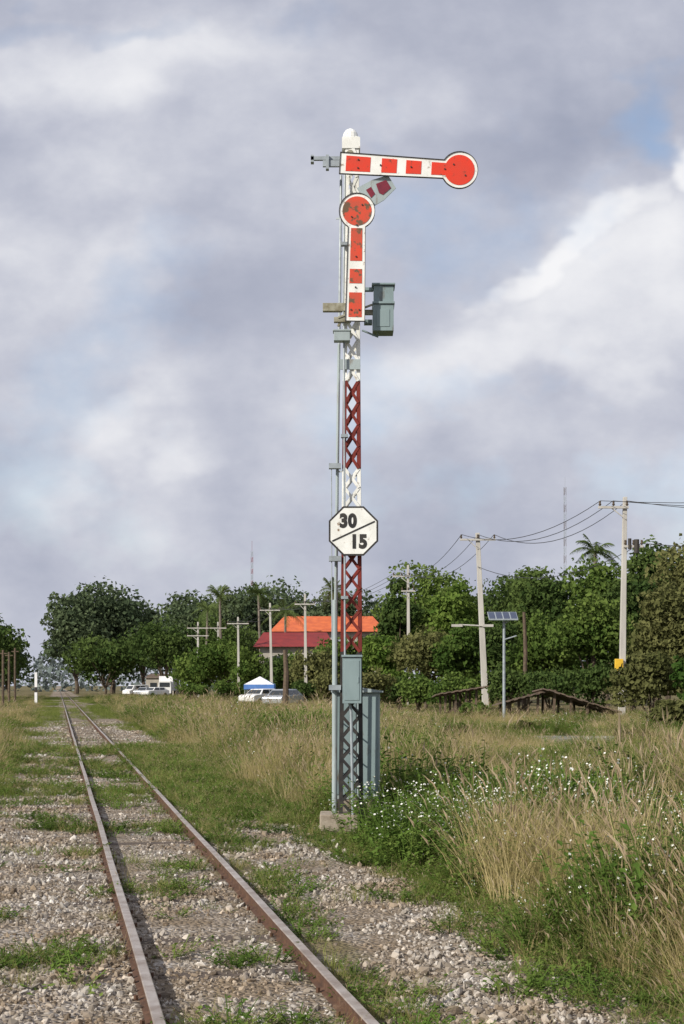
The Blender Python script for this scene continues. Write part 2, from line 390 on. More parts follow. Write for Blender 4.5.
for (n, a, b2, c0, c1) in ((48000, 5, 13, -2.0, 3.6), (36000, 13, 28, -2.0, 3.6), (16000, 28, 70, -2.0, 3.5)):
    x, y, c = region(n, a, b2, c0, c1)
    cn = c + 0.3 * sn(x, y, 1.8, 1)
    inner = (c > 0.511) & (c < 1.589)
    dens = np.where((cn > -1.3) & (cn < 1.65), 0.8, np.where((cn > 1.95) & (cn < 3.15), 0.95, 0.22))
    dens = np.where(inner, dens * 0.75, dens)
    dens = dens * np.clip(0.7 + 0.6 * sn(x, y, 1.2, 4), 0.08, 1)
    k = (RNG.random(n) < dens) & (np.abs(c - 0.511) > 0.06) & (np.abs(c - 1.589) > 0.06)
    xs_.append(x[k]); ys_.append(y[k])
x = np.concatenate(xs_); y = np.concatenate(ys_); n = len(x); c = x + K * y
sz = RNG.lognormal(-4.36, 0.44, n) * np.where(y > 28, 1.8, 1.0) * np.where(y > 13, 1.15, 1) * np.where((c > .511) & (c < 1.589), .85, 1)
sz = np.clip(sz, 0.005, 0.05)
scatter('ballast_stones', stones, x, y, gh(x, y) + sz * 0.15, RNG.uniform(0, 6.28, (n, 3)), np.repeat(sz[:, None], 3, 1))

# --- grass templates
def blades(nb, h, spread, width, lean, seg=4, seed=0, head=0.0, curl=1.0, lo=0.35):
    r = np.random.default_rng(seed); V = []; Fc = []; Mx = []; b = 0
    for i in range(nb):
        az = r.uniform(0, 6.28); rad = spread * r.random() ** 0.7
        bx0, by0 = rad * math.cos(az), rad * math.sin(az)
        a2 = az + r.normal(0, 0.8); L = h * r.uniform(lo, 1.05); ln = lean * r.uniform(0.2, 1.5)
        w = width * r.uniform(0.6, 1.2); fa = r.uniform(0, 6.28); wx, wy = math.cos(fa) * w / 2, math.sin(fa) * w / 2
        for k in range(seg + 1):
            t = k / seg; o = ln * L * (t ** 1.9) * curl; z = L * (t - 0.28 * ln * t * t * curl)
            ww = (1 - t * 0.93)
            x0, y0 = bx0 + o * math.cos(a2), by0 + o * math.sin(a2)
            V += [(x0 - wx * ww, y0 - wy * ww, z), (x0 + wx * ww, y0 + wy * ww, z)]
        for k in range(seg): Fc.append((b + 2 * k, b + 2 * k + 1, b + 2 * k + 3, b + 2 * k + 2)); Mx.append(0)
        b += 2 * (seg + 1)
        if head and r.random() < head:
            hl = L * 0.17; tipx, tipy, tipz = x0, y0, z
            for q in range(2):
                f2 = fa + q * 1.57; hw = 0.005 + 0.004 * r.random(); dx, dy = math.cos(f2) * hw, math.sin(f2) * hw
                ox, oy = math.cos(a2) * hl * 0.4, math.sin(a2) * hl * 0.4
                V += [(tipx - ox * .3, tipy - oy * .3, tipz - hl * .45), (tipx + dx, tipy + dy, tipz), (tipx + ox, tipy + oy, tipz + hl * .55), (tipx - dx, tipy - dy, tipz)]
                Fc.append((b, b + 1, b + 2, b + 3)); Mx.append(1); b += 4
    return V, Fc, Mx
def leafy(nst, h, spread, leaf, seed, flowers=0, per=16):
    r = np.random.default_rng(seed); V = []; Fc = []; Mx = []
    for i in range(nst):
        az = r.uniform(0, 6.28); rad = spread * r.random() ** 0.6
        bx0, by0 = rad * math.cos(az) * .5, rad * math.sin(az) * .5; tx, ty = rad * math.cos(az) * 1.3, rad * math.sin(az) * 1.3
        L = h * r.uniform(0.45, 1.0)
        b = len(V); w = 0.003
        V += [(bx0 - w, by0, 0), (bx0 + w, by0, 0), (tx + w, ty, L), (tx - w, ty, L)]; Fc.append((b, b + 1, b + 2, b + 3)); Mx.append(0)
        for k in range(per):
            t = r.uniform(0.12, 1.0); cx, cy, cz = bx0 + (tx - bx0) * t, by0 + (ty - by0) * t, L * t
            a = r.uniform(0, 6.28); l = leaf * r.uniform(0.6, 1.3); el = r.uniform(-0.4, 0.7)
            dx, dy, dz = math.cos(a) * math.cos(el), math.sin(a) * math.cos(el), math.sin(el)
            sx, sy = -math.sin(a) * l * 0.28, math.cos(a) * l * 0.28
            b = len(V)
            V += [(cx, cy, cz), (cx + dx * l * .5 + sx, cy + dy * l * .5 + sy, cz + dz * l * .5), (cx + dx * l, cy + dy * l, cz + dz * l - l * .15), (cx + dx * l * .5 - sx, cy + dy * l * .5 - sy, cz + dz * l * .5)]
            Fc.append((b, b + 1, b + 2, b + 3)); Mx.append(0)
        if flowers and r.random() < flowers:
            for k in range(r.integers(1, 4)):
                ox, oy, oz = r.normal(0, .03, 3); s = r.uniform(0.005, 0.011)
                for q in range(2):
                    f2 = r.uniform(0, 6.28); dx, dy = math.cos(f2) * s, math.sin(f2) * s; b = len(V)
                    V += [(tx + ox - dx, ty + oy - dy, L + oz + .02), (tx + ox + dy * .6, ty + oy - dx * .6, L + oz + .02 - s * .5), (tx + ox + dx, ty + oy + dy, L + oz + .02 + s * .4), (tx + ox - dy * .6, ty + oy + dx * .6, L + oz + .02 + s)]
                    Fc.append((b, b + 1, b + 2, b + 3)); Mx.append(1)
    return V, Fc, Mx
M_straw = foliage('straw_grass_blade', (0.26, 0.23, 0.09), (0.45, 0.37, 0.18), 0.3, False, 0.35, (0.60, 0.50, 0.29))
M_seed = foliage('grass_seed_head', (0.38, 0.29, 0.18), (0.56, 0.46, 0.32), 0.35, False, 0.5)
M_ggr = foliage('green_grass_blade', (0.085, 0.125, 0.025), (0.18, 0.22, 0.055), 0.35, False, 0.4, (0.34, 0.33, 0.13))
M_weed = foliage('weed_leaf', (0.05, 0.10, 0.02), (0.12, 0.19, 0.04), 0.3, False, 0.5, (0.21, 0.26, 0.07))
M_flower = simple('white_petal', (0.8, 0.8, 0.74), (0.7, 0.7, 0.65), 5, 0.8)
def T(name, data, mats):
    return mesh_obj(name, data[0], data[1], mats, midx=data[2], do_link=False)
straw_t = [T('straw_grass_tuft', blades(42, 1.0, 0.15, 0.0075, 0.5, 4, 20 + i, 0.2), [M_straw, M_seed]) for i in range(6)]
dry_t = [T('dry_grass_tuft', blades(40, 0.6, 0.18, 0.006, 1.0, 4, 40 + i, 0.08, 1.2), [M_straw, M_seed]) for i in range(4)]
green_t = [T('green_grass_tuft', blades(46, 0.75, 0.17, 0.008, 0.65, 4, 60 + i, 0.06), [M_ggr, M_seed]) for i in range(5)]
short_t = [T('short_grass_tuft', blades(34, 0.16, 0.12, 0.005, 0.9, 3, 80 + i), [M_ggr, M_seed]) for i in range(4)]
weed_t = [T('leafy_weed_plant', leafy(13, 0.6, 0.28, 0.055, 100 + i), [M_weed, M_flower]) for i in range(5)]
flow_t = [T('flowering_weed_plant', leafy(14, 0.65, 0.30, 0.05, 120 + i, 0.5, 15), [M_weed, M_flower]) for i in range(4)]
creep_t = [T('creeping_weed_plant', leafy(12, 0.12, 0.20, 0.032, 140 + i, 0, 9), [M_weed, M_flower]) for i in range(4)]

bins = {k: [[], [], []] for k in ('straw', 'dry', 'green', 'short', 'weed', 'flow', 'creep')}
def put(k, x, y, s):
    if len(x): bins[k][0].append(x); bins[k][1].append(y); bins[k][2].append(s)
def field(n, y0, y1, xlo, xhi, scale=1.0):
    """vegetated field on both sides of the line"""
    y = y0 + (y1 - y0) * RNG.random(n); lo = xlo(y); hi = xhi(y); x = lo + (hi - lo) * RNG.random(n)
    c = x + K * y; cc = c + 0.30 * sn(x, y, 2.2, 3)
    ok = ~((np.abs(x - 0.15) < 0.45) & (y > 16.9) & (y < 18.5))
    right = (cc > 3.3) & ok; left = (cc < -1.0) & ok
    edge_d = np.where(right, np.clip((cc - 3.3) / 0.9, 0, 1), np.clip((-1.0 - cc) / 1.2, 0, 1))
    hgt = (0.30 + 0.70 * edge_d) * (0.80 + 0.45 * sn(x, y, 3, 6)) * RNG.uniform(0.55, 1.3, n)
    hgt *= 1 - 0.6 * gauss(x, y, -0.1, 16.4, 1.2)
    low = np.clip((x - 0.5) / 3.0, 0, 1) * np.clip((y - 18) / 10, 0, 1)
    hgt *= 1 - 0.4 * low; hgt *= np.where(y > 80, 0.6, 1.0); hgt = np.where(left, hgt * 0.7, hgt)
    green_bias = -1.5 * gauss(x, y, 1.1, 15.6, 2.0) - 0.9 * gauss(x, y, 3.4, 14.5, 1.2) - 0.9 * gauss(x, y, -1.5, 20, 2.4)
    straw = -0.33 + 0.60 * sn(x, y, 5.5, 7) + 0.45 * sn(x, y, 1.6, 9) + 1.2 * gauss(x, y, 2.1, 12.4, 1.0) + 0.8 * gauss(x, y, 5.2, 18.5, 1.6) + 1.0 * gauss(x, y, 2.3, 7.8, 1.1) + green_bias
    straw = straw + np.where(y > 24, 0.38, 0) + 0.5 * gauss(x, y, -1.6, 26, 3.0) + RNG.normal(0, 0.38, n) + np.where(left, 0.15, 0)
    fl = 0.4 * sn(x, y, 2, 1) + 0.9 * gauss(x, y, 1.5, 16, 2.0) + 1.2 * gauss(x, y, 3.0, 12.5, 1.4) + RNG.normal(0, .35, n)
    base = right | left
    u = RNG.random(n)
    k = base & (straw > 0.25) & ((edge_d > 0.2) | (u > 0.5)); put('straw', x[k & (u > 0.35)], y[k & (u > 0.35)], hgt[k & (u > 0.35)] * scale); put('dry', x[k & (u <= 0.35)], y[k & (u <= 0.35)], hgt[k & (u <= 0.35)] * scale)
    g_ = base & ~k; gsp = np.where(y < 20, 0.42, 0.62)
    a = g_ & (u < gsp); put('green', x[a], y[a], hgt[a] * scale)
    a = g_ & (u >= gsp) & (fl > 0.5); put('flow', x[a], y[a], hgt[a] * scale * 1.15)
    a = g_ & (u >= gsp) & (fl <= 0.5); put('weed', x[a], y[a], hgt[a] * scale * 1.1)
field(4800, 6.5, 20, lambda y: -0.2 * y + 3.0, lambda y: 0.32 * y + 2.5)
field(900, 8, 20, lambda y: -0.32 * y - 2.0, lambda y: -0.2 * y - 0.8)
field(7000, 20, 45, lambda y: -0.2 * y + 3.0, lambda y: 0.28 * y + 1.5, 1.05)
field(2200, 20, 45, lambda y: -0.30 * y - 2.0, lambda y: -0.2 * y - 0.8, 1.05)
field(8500, 45, 90, lambda y: -0.2 * y + 3.0, lambda y: 0.27 * y + 1.5, 1.1)
field(2400, 45, 90, lambda y: -0.28 * y - 3.0, lambda y: -0.2 * y - 0.8, 1.15)
field(8000, 90, 220, lambda y: -0.29 * y, lambda y: 0.12 * y, 1.4)
def stand(kind, cx_, cy_, sx_, sy_, n, s_, lo=.6, hi=1.1):
    x = RNG.normal(cx_, sx_, n); y = RNG.normal(cy_, sy_, n); c = x + K * y
    k = (c > 3.35) | (c < -1.3); k &= ~((np.abs(x - 0.15) < 0.5) & (np.abs(y - 17.7) < 0.9))
    put(kind, x[k], y[k], RNG.uniform(lo, hi, n)[k] * s_)
# stands of tall straw grass
for a in ((1.80, 12.2, .34, .8, 80, 1.12), (2.6, 12.9, .3, .6, 22, 1.0), (4.4, 17.2, .8, 1.0, 40, 1.05), (-1.2, 25, .8, 2.0, 70, 1.1), (1.2, 24, 1.0, 2.0, 40, 1.0), (2.45, 8.8, .25, .7, 40, .65), (5.6, 22, .8, 1.5, 35, 1.1), (-7.8, 26, .8, 5, 60, .9), (-0.2, 21, .8, 1.0, 30, .8)):
    stand('straw', *a)
# bushy weeds right of the mast
for a in ((1.15, 15.0, .6, 1.1, 100, 1.1), (3.5, 13.8, .45, .8, 60, 1.1), (2.7, 10.6, .3, .6, 40, .9), (2.3, 16, .7, .8, 50, 1.0)):
    stand('weed', *a); stand('flow', a[0], a[1], a[2], a[3], a[4] // 2, a[5] * 1.08)
# low stuff in the ballast and cess
n = 32000; x, y, c = region(n, 5, 40, -2.2, 4.0)
cn = c + 0.22 * sn(x, y, 1.5, 2); pat = sn(x, y, 1.1, 8) + 0.5 * sn(x, y, 0.5, 3) + RNG.normal(0, 0.3, n)
farg = np.clip((y - 14) / 6, 0, 1)
u = RNG.random(n)
gi1 = (cn > 1.66) & (cn < 2.02 + 0.5 * farg) & (pat > -0.3 - farg) & (u < 0.5 + .2 * farg)
gi2 = (cn > 3.0 - 0.45 * farg) & (pat > -0.8) & (u < 0.75)
gi3 = (cn > -1.2) & (cn < 1.62) & (pat > 0.80 - 0.2 * farg) & (u < .5)
gi4 = (cn <= -1.0) & (pat > -0.3) & (u < .6)
gi5 = (cn >= 2.05) & (cn <= 2.95) & (pat > 1.0 - 0.9 * farg) & (u < .6)
gi6 = (gauss(x, y, -1.75, 12.3, 0.5) + gauss(x, y, -1.95, 9.2, 0.4) + gauss(x, y, -1.35, 18, 1.2) + gauss(x, y, -0.55, 9.3, 0.28) > 0.45) & (c > -1.3) & (c < 1.6) & (u < .55)
keep = (gi1 | gi2 | gi3 | gi4 | gi5 | gi6) & (np.abs(c - 0.511) > 0.09) & (np.abs(c - 1.589) > 0.09)
far = 1 + np.clip((y - 15) / 25, 0, 1) * 0.8
t = RNG.random(n)
k = keep & (t < 0.40); put('short', x[k], y[k], (RNG.uniform(0.4, 1.3, n) * far)[k])
k = keep & (t >= 0.40) & (t < 0.76); put('creep', x[k], y[k], (RNG.uniform(0.4, 1.2, n) * far)[k])
k = keep & (t >= 0.76) & (t < .97); put('dry', x[k], y[k], (RNG.uniform(0.15, 0.42, n) * far)[k])
n = 7000; x, y, c = region(n, 40, 200, -1.4, 3.6)
k = (sn(x, y, 5, 3) > -0.1) & (np.abs(c - 0.511) > 0.15) & (np.abs(c - 1.589) > 0.15) & ((c > 2.4) | (c < 0.0) | (RNG.random(n) < .3))
put('short', x[k], y[k], RNG.uniform(0.8, 1.8, n)[k])
names = dict(straw=('straw_grass', straw_t), dry=('dry_grass', dry_t), green=('green_grass', green_t), short=('short_grass', short_t), weed=('leafy_weeds', weed_t), flow=('white_flowering_weeds', flow_t), creep=('creeping_weeds', creep_t))
for k, (nm, tm) in names.items():
    x, y, s = [np.concatenate(a) for a in bins[k]]; n = len(x); s = np.clip(s, 0.15, 3)
    rot = np.stack([RNG.normal(0, .13, n), RNG.normal(0, .13, n), RNG.uniform(0, 6.28, n)], 1)
    wide = np.where(y > 45, 1.6, 1.0); hw = np.maximum(s, 0.55) if k in ('straw', 'green', 'weed', 'flow') else s
    scatter(nm, tm, x, y, gh(x, y) - 0.01, rot, np.stack([hw * wide * 1.1, hw * wide * 1.1, s], 1))

# ------------------------------------------------------------ trees
def leaf_faces(P, size, r, nrm=None):
    n = len(P); a = r.normal(size=(n, 3))
    if nrm is not None: a = a * 0.75 + nrm
    a /= np.linalg.norm(a, axis=1, keepdims=True)
    b_ = r.normal(size=(n, 3)); u = np.cross(a, b_); u /= np.linalg.norm(u, axis=1, keepdims=True); v = np.cross(a, u)
    s = (size * r.uniform(0.6, 1.35, n))[:, None]
    V = np.stack([P - u * s * .5, P + v * s * .34 + a * s * .08, P + u * s * .5, P - v * s * .34 + a * s * .08], 1).reshape(-1, 3)
    return V, np.arange(n * 4).reshape(-1, 4)
def tree(name, px, Y, top, wpx, mat, seed, base=0.25, leaf=0.3, nl=7000, nlobes=22, X=None):
    r = np.random.default_rng(seed)
    X = bx(px, Y) if X is None else X; Ht = bz(top, Y); W = wpx / F * Y * 1.15
    z0 = Ht * base; ch = Ht - z0; par = empty(name, (0, 0, 0)); par.location = (X, Y, 0)
    cent = []; rad = []
    for i in range(nlobes):
        d = r.normal(size=3); d /= np.linalg.norm(d); q = r.uniform(0.25, 0.95)
        if i < nlobes * .5: d[2] = abs(d[2])
        R = r.uniform(0.14, 0.26) * min(W, ch * 1.3)
        cent.append([d[0] * q * (W / 2 - R * .6), d[1] * q * (W / 2 - R * .6), z0 + ch * 0.5 + d[2] * q * (ch * 0.5 - R * .6)]); rad.append(R)
    cent = np.array(cent); rad = np.array(rad)
    tz = (cent[:, 2] + rad * .8).max(); cent[:, 2] *= Ht / tz
    ex = (np.abs(cent[:, 0]) + rad).max(); cent[:, :2] *= (W / 2) / ex
    mb = MB(); tr = max(0.12, Ht * 0.022)
    fork = z0 * 0.8 + ch * 0.12
    mb.tube([(0, 0, -0.2), (tr * .6, 0, fork * .5), (0, tr * .5, fork)], [tr * 1.25, tr, tr * .8], 0, 8)
    for i in range(0, nlobes, 2):
        c_ = cent[i]; mid = np.array([c_[0] * .45, c_[1] * .45, fork + (c_[2] - fork) * .55])
        mb.tube([(0, 0, fork - .2), tuple(mid), tuple(c_)], [tr * .5, tr * .3, tr * .1], 0, 5, False)
    mb.obj('trunk_and_limbs', [M_bark], par)
    w = rad ** 2 / (rad ** 2).sum(); L = r.choice(nlobes, nl, p=w)
    d = r.normal(size=(nl, 3)); d /= np.linalg.norm(d, axis=1, keepdims=True)
    rip = 1 + 0.22 * np.sin(d[:, 0] * 7 + L) * np.sin(d[:, 1] * 6 + 2 * L) + 0.18 * np.sin(d[:, 2] * 9 + 3 * L)
    q = (0.55 + 0.5 * r.random(nl) ** 0.6) * rip
    P = cent[L] + d * (rad[L] * q)[:, None] * np.array([1.08, 1.08, 0.85])
    keep = (d[:, 2] > -0.8) & (P[:, 2] > 0.05)
    P = P[keep]; d = d[keep]; L = L[keep]
    V, Fc = leaf_faces(P, leaf * 1.15, r, d * .8)
    ls = r.uniform(0.0, 0.95, nlobes)
    sh = np.clip(ls[L] + r.normal(0, .18, len(P)), 0, 1)
    mesh_obj('crown', V, Fc, mat, par, shade=sh)
    return par
M_lf_far = foliage('distant_leaf', (0.06, 0.09, 0.05), (0.13, 0.165, 0.085), 0.3)  # leaf green shifted lighter and bluer, distance haze painted into the colour
M_lf_dk = foliage('dark_leaf', (0.035, 0.065, 0.02), (0.11, 0.155, 0.045), 0.3)
M_lf_md = foliage('mid_leaf', (0.045, 0.09, 0.02), (0.16, 0.22, 0.055), 0.35)
M_lf_ol = foliage('olive_leaf', (0.075, 0.085, 0.03), (0.20, 0.20, 0.08), 0.3)
M_lf_br = foliage('bright_leaf', (0.06, 0.12, 0.022), (0.19, 0.26, 0.06), 0.35)
M_far2 = foliage('hazy_leaf', (0.12, 0.15, 0.145), (0.19, 0.215, 0.20), 0.1)  # pale blue-grey leaf colour with the horizon haze painted in
B = 'broadleaf_tree'
for a in [
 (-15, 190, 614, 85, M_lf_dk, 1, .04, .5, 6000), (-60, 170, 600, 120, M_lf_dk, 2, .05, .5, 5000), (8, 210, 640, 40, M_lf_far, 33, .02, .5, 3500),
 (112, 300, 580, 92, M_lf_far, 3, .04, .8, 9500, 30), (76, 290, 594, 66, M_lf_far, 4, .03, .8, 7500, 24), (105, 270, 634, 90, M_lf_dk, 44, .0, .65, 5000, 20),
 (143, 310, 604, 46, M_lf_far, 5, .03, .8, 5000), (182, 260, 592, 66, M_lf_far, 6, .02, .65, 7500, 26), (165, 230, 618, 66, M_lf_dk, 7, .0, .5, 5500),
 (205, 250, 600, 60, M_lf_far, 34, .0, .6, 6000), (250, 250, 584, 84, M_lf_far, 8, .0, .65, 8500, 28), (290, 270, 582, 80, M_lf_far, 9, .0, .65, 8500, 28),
 (225, 230, 612, 70, M_lf_dk, 35, .0, .5, 6000), (345, 240, 588, 74, M_lf_far, 10, .0, .6, 7500, 26), (385, 250, 596, 60, M_lf_far, 36, .0, .6, 5000),
 (195, 185, 652, 50, M_lf_md, 11, .0, .4, 4000), (222, 178, 640, 56, M_lf_md, 12, .0, .4, 5000), (248, 172, 648, 40, M_lf_md, 37, .0, .4, 4000),
 (281, 160, 656, 40, M_lf_dk, 38, .0, .36, 4000), (312, 140, 648, 50, M_lf_ol, 13, .0, .32, 6000), (335, 150, 638, 46, M_lf_md, 14, .0, .34, 5000), (366, 150, 636, 36, M_lf_dk, 39, .0, .34, 4500),
 (298, 165, 652, 40, M_lf_md, 45, .0, .36, 4000),
 (425, 140, 562, 96, M_lf_md, 15, .04, .38, 10000, 28), (398, 130, 578, 40, M_lf_dk, 16, .04, .36, 5500), (455, 120, 582, 56, M_lf_br, 17, .02, .34, 6500),
 (385, 108, 634, 50, M_lf_br, 18, .0, .28, 5500), (425, 103, 626, 66, M_lf_ol, 19, .0, .28, 6500), (465, 100, 622, 60, M_lf_md, 20, .0, .28, 6000),
 (520, 150, 572, 90, M_lf_dk, 21, .0, .4, 9000, 26), (485, 155, 588, 60, M_lf_far, 22, .0, .4, 6000), (555, 130, 566, 84, M_lf_dk, 23, .0, .38, 9000, 26),
 (605, 115, 560, 84, M_lf_md, 24, .0, .34, 9500, 26), (655, 105, 541, 96, M_lf_dk, 25, .0, .34, 11000, 30), (715, 98, 540, 110, M_lf_ol, 26, .05, .32, 9000, 28),
 (505, 100, 620, 50, M_lf_dk, 40, .0, .28, 5500), (545, 94, 614, 66, M_lf_md, 27, .0, .27, 7500), (592, 88, 594, 72, M_lf_md, 28, .0, .27, 9000),
 (632, 92, 576, 60, M_lf_dk, 41, .0, .28, 8000), (668, 80, 586, 78, M_lf_ol, 29, .0, .25, 10000, 26), (722, 78, 575, 80, M_lf_ol, 30, .0, .26, 7000),
 (800, 90, 560, 120, M_lf_dk, 31, .06, .3, 6000), (-150, 150, 590, 140, M_lf_dk, 32, .06, .5, 4000)]:
    tree(B, *a)

def bush(px, Y, top, wpx, mat, seed, n=2500):
    tree('shrub', px, Y, top, wpx, mat, seed, 0.0, 0.2, n, 12)
bush(372, 92, 668, 44, M_lf_ol, 51); bush(455, 86, 672, 46, M_lf_md, 52); bush(652, 66, 652, 70, M_lf_ol, 53, 5500); bush(510, 88, 664, 46, M_lf_dk, 54)
bush(590, 82, 662, 66, M_lf_dk, 55, 4500); bush(694, 62, 656, 50, M_lf_md, 56, 3000); bush(330, 100, 672, 34, M_lf_ol, 57); bush(225, 140, 680, 40, M_lf_md, 58); bush(550, 86, 668, 56, M_lf_dk, 59, 4000)
bush(476, 66, 704, 26, M_lf_md, 60, 1800); bush(418, 90, 674, 46, M_lf_md, 61, 3000); bush(668, 55, 700, 40, M_lf_ol, 62, 2500); bush(400, 96, 676, 40, M_lf_dk, 63)
bush(525, 50, 722, 34, M_lf_ol, 64, 1500); bush(306, 115, 680, 30, M_lf_dk, 65); bush(452, 46, 724, 30, M_lf_md, 66, 1500); bush(640, 42, 728, 44, M_lf_ol, 67, 2000); bush(190, 150, 682, 36, M_lf_md, 68, 1800)

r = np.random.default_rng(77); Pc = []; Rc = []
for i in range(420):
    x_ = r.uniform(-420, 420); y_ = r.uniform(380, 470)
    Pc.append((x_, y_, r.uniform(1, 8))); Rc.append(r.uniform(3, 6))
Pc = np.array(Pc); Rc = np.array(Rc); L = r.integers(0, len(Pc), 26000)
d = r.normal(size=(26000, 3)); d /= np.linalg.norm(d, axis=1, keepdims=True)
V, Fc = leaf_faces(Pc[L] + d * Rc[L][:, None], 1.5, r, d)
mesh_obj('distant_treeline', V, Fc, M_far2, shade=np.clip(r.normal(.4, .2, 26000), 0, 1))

# palms
M_frond = foliage('palm_frond', (0.065, 0.10, 0.03), (0.15, 0.195, 0.07), 0.3)
def palm(px, Y, top, seed, fl=3.2):
    r = np.random.default_rng(seed); X = bx(px, Y); Ht = bz(top, Y) - fl * .45
    par = empty('palm_tree'); par.location = (X, Y, 0)
    mb = MB(); b1 = r.uniform(-.6, .6)
    mb.tube([(0, 0, -.2), (b1 * .3, 0, Ht * .35), (b1 * .8, 0, Ht * .7), (b1, 0, Ht)], [.24, .19, .16, .14], 0, 8); mb.obj('trunk', [M_palmbark], par)
    V = []; Fc = []
    for i in range(20):
        az = i * 2.4 + r.uniform(-.2, .2); el = r.uniform(0.0, 1.35); L = fl * r.uniform(.75, 1.15); pts = []
        for k in range(11):
            t = k / 10; ho = L * (math.cos(el) * t * .9 + .12 * t); ve = L * (math.sin(el) * t - (0.75 * math.cos(el) + .2) * t * t)
            pts.append(Vector((b1 + ho * math.cos(az), ho * math.sin(az), Ht + ve)))
        sd = Vector((-math.sin(az), math.cos(az), 0))
        for k in range(10):
            for q in (0, .33, .66):
                p_ = pts[k].lerp(pts[k + 1], q); dr_ = (pts[k + 1] - pts[k]).normalized(); ll = L * .24 * math.sin(math.pi * min(1, (k + q + 1.2) / 11.5)) + .1
                for s in (-1, 1):
                    tip = p_ + sd * s * ll * .8 * r.uniform(.7, 1.1) + dr_ * ll * .45 + Vector((0, 0, -ll * r.uniform(.3, .7))); b_ = len(V)
                    V += [tuple(p_ - dr_ * .03), tuple(p_ + dr_ * .05), tuple(tip)]; Fc.append((b_, b_ + 1, b_ + 2))
    mesh_obj('fronds', V, Fc, M_frond, par, shade=r.uniform(0, 1, len(Fc)))
palm(595, 125, 538, 1, 2.8); palm(222, 190, 586, 2, 3.4); palm(262, 200, 584, 3, 3.4); palm(329, 190, 580, 4, 3.4); palm(205, 215, 600, 5, 3.2); palm(285, 180, 602, 6, 3.2)

# ------------------------------------------------------------ semaphore signal
SY = 17.4; S = F / SY
def X_(px): return (px - CX) / S
def Z_(py): return H + (HY - py) / S
sig = empty('railway_semaphore_signal'); sig.location = (0, 0, 0)
def mastw(z):
    t = max(0, min(1, z / Z_(150)))
    return X_(339 + 6.5 * t), X_(363 - 4.5 * t)
bands = [(0.12, Z_(652), 2), (Z_(652), Z_(508), 1), (Z_(508), Z_(470), 0), (Z_(470), Z_(383), 1), (Z_(383), Z_(140), 0)]
mats3 = [M_white, M_brown, M_black]
for nm, (z0, z1, mi) in zip(('black_section', 'lower_red_section', 'lower_white_section', 'upper_red_section', 'upper_white_section'), bands):
    mb = MB(); dp = 0.11
    a0, b0 = mastw(z0); a1, b1 = mastw(z1); y0, y1 = SY - dp, SY + dp
    for yy in (y0, y1):
        sg = 1 if yy == y0 else -1
        for e0, e1, sx in ((a0, a1, 1), (b0, b1, -1)):
            mb.beam((e0 + sx * .022, yy, z0), (e1 + sx * .022, yy, z1), 0.044, 0.008)
            mb.beam((e0, yy + sg * .026, z0), (e1, yy + sg * .026, z1), 0.008, 0.044)
    nseg = max(1, round((z1 - z0) / 0.25))
    for i in range(nseg):
        za = z0 + (z1 - z0) * i / nseg; zb = z0 + (z1 - z0) * (i + 1) / nseg
        la, ra = mastw(za); lb, rb = mastw(zb); ins = .025
        for yy, sg in ((y0 - .007, -1), (y1 + .007, 1)):
            mb.beam((la + ins, yy, za), (rb - ins, yy, zb), 0.036, 0.006)
            if sg < 0: mb.beam((ra - ins, yy + sg * .007, za), (lb + ins, yy + sg * .007, zb), 0.036, 0.006)
        for xx, xx2 in ((la, lb), (ra, rb)):
            mb.beam((xx, y0 + .02, za), (xx2, y1 - .02, zb), 0.03, 0.006, up=(1, 0, 0))
    mb.obj(nm, [mats3[mi]], sig)
mb = MB(); mb.box(X_(320), X_(359), SY - .26, SY + .3, -0.1, Z_(813)); mb.obj('concrete_footing', [M_conc], sig, bevel=.015)
mb = MB()
mb.box(X_(342), X_(360), SY - .13, SY + .13, Z_(152), Z_(141))
zs = [141, 138, 134, 131, 129]; rs = [8.2, 8, 7, 5, 1.5]
mb.tube([(X_(350.5), SY, Z_(v)) for v in zs], [q / S for q in rs], 0, 14); mb.obj('mast_cap', [M_white], sig)
mb = MB()
for yy in (SY + .12, SY + .42): mb.tube([(X_(333.5), yy, 0.0), (X_(341), yy, Z_(172))], .016, 0, 8)
for i in range(26):
    t = (i + .5) / 26; z = Z_(172) * t; xx = X_(333.5 + 7.5 * t); mb.tube([(xx, SY + .12, z), (xx, SY + .42, z)], .010, 0, 6)
for pz in (640, 470, 335, 215): mb.beam((X_(336), SY + .14, Z_(pz)), (X_(345), SY + .11, Z_(pz)), .02, .01)
mb.obj('ladder', [M_galv], sig)
mb = MB()
mb.tube([(X_(334.5), SY - .02, 0.1), (X_(335), SY - .02, Z_(600))], .034, 0, 10)
mb.tube([(X_(335.5), SY - .02, Z_(600)), (X_(339), SY - .02, Z_(345))], .018, 0, 8)
mb.obj('cable_conduit', [M_grey2], sig)
mb = MB()
mb.tube([(X_(345), SY - .19, Z_(700)), (X_(344), SY - .19, Z_(330))], .012, 0, 8)
mb.tube([(X_(343), SY - .17, Z_(330)), (X_(345), SY - .19, Z_(175))], .012, 0, 8)
mb.tube([(X_(332), SY - .12, Z_(640)), (X_(331.5), SY - .12, Z_(470)), (X_(335), SY - .12, Z_(466))], .007, 0, 6)
mb.tube([(X_(353), SY - .21, 0.02), (X_(351), SY - .21, Z_(712)), (X_(349), SY - .21, Z_(700))], .017, 0, 8)
for pz in (440, 600, 250): mb.box(X_(341), X_(348), SY - .21, SY - .12, Z_(pz), Z_(pz - 3))
for pz in (470, 562, 690): mb.box(X_(329), X_(341), SY - .15, SY - .05, Z_(pz), Z_(pz - 5))
mb.obj('operating_rods', [M_galv], sig)
mb = MB()
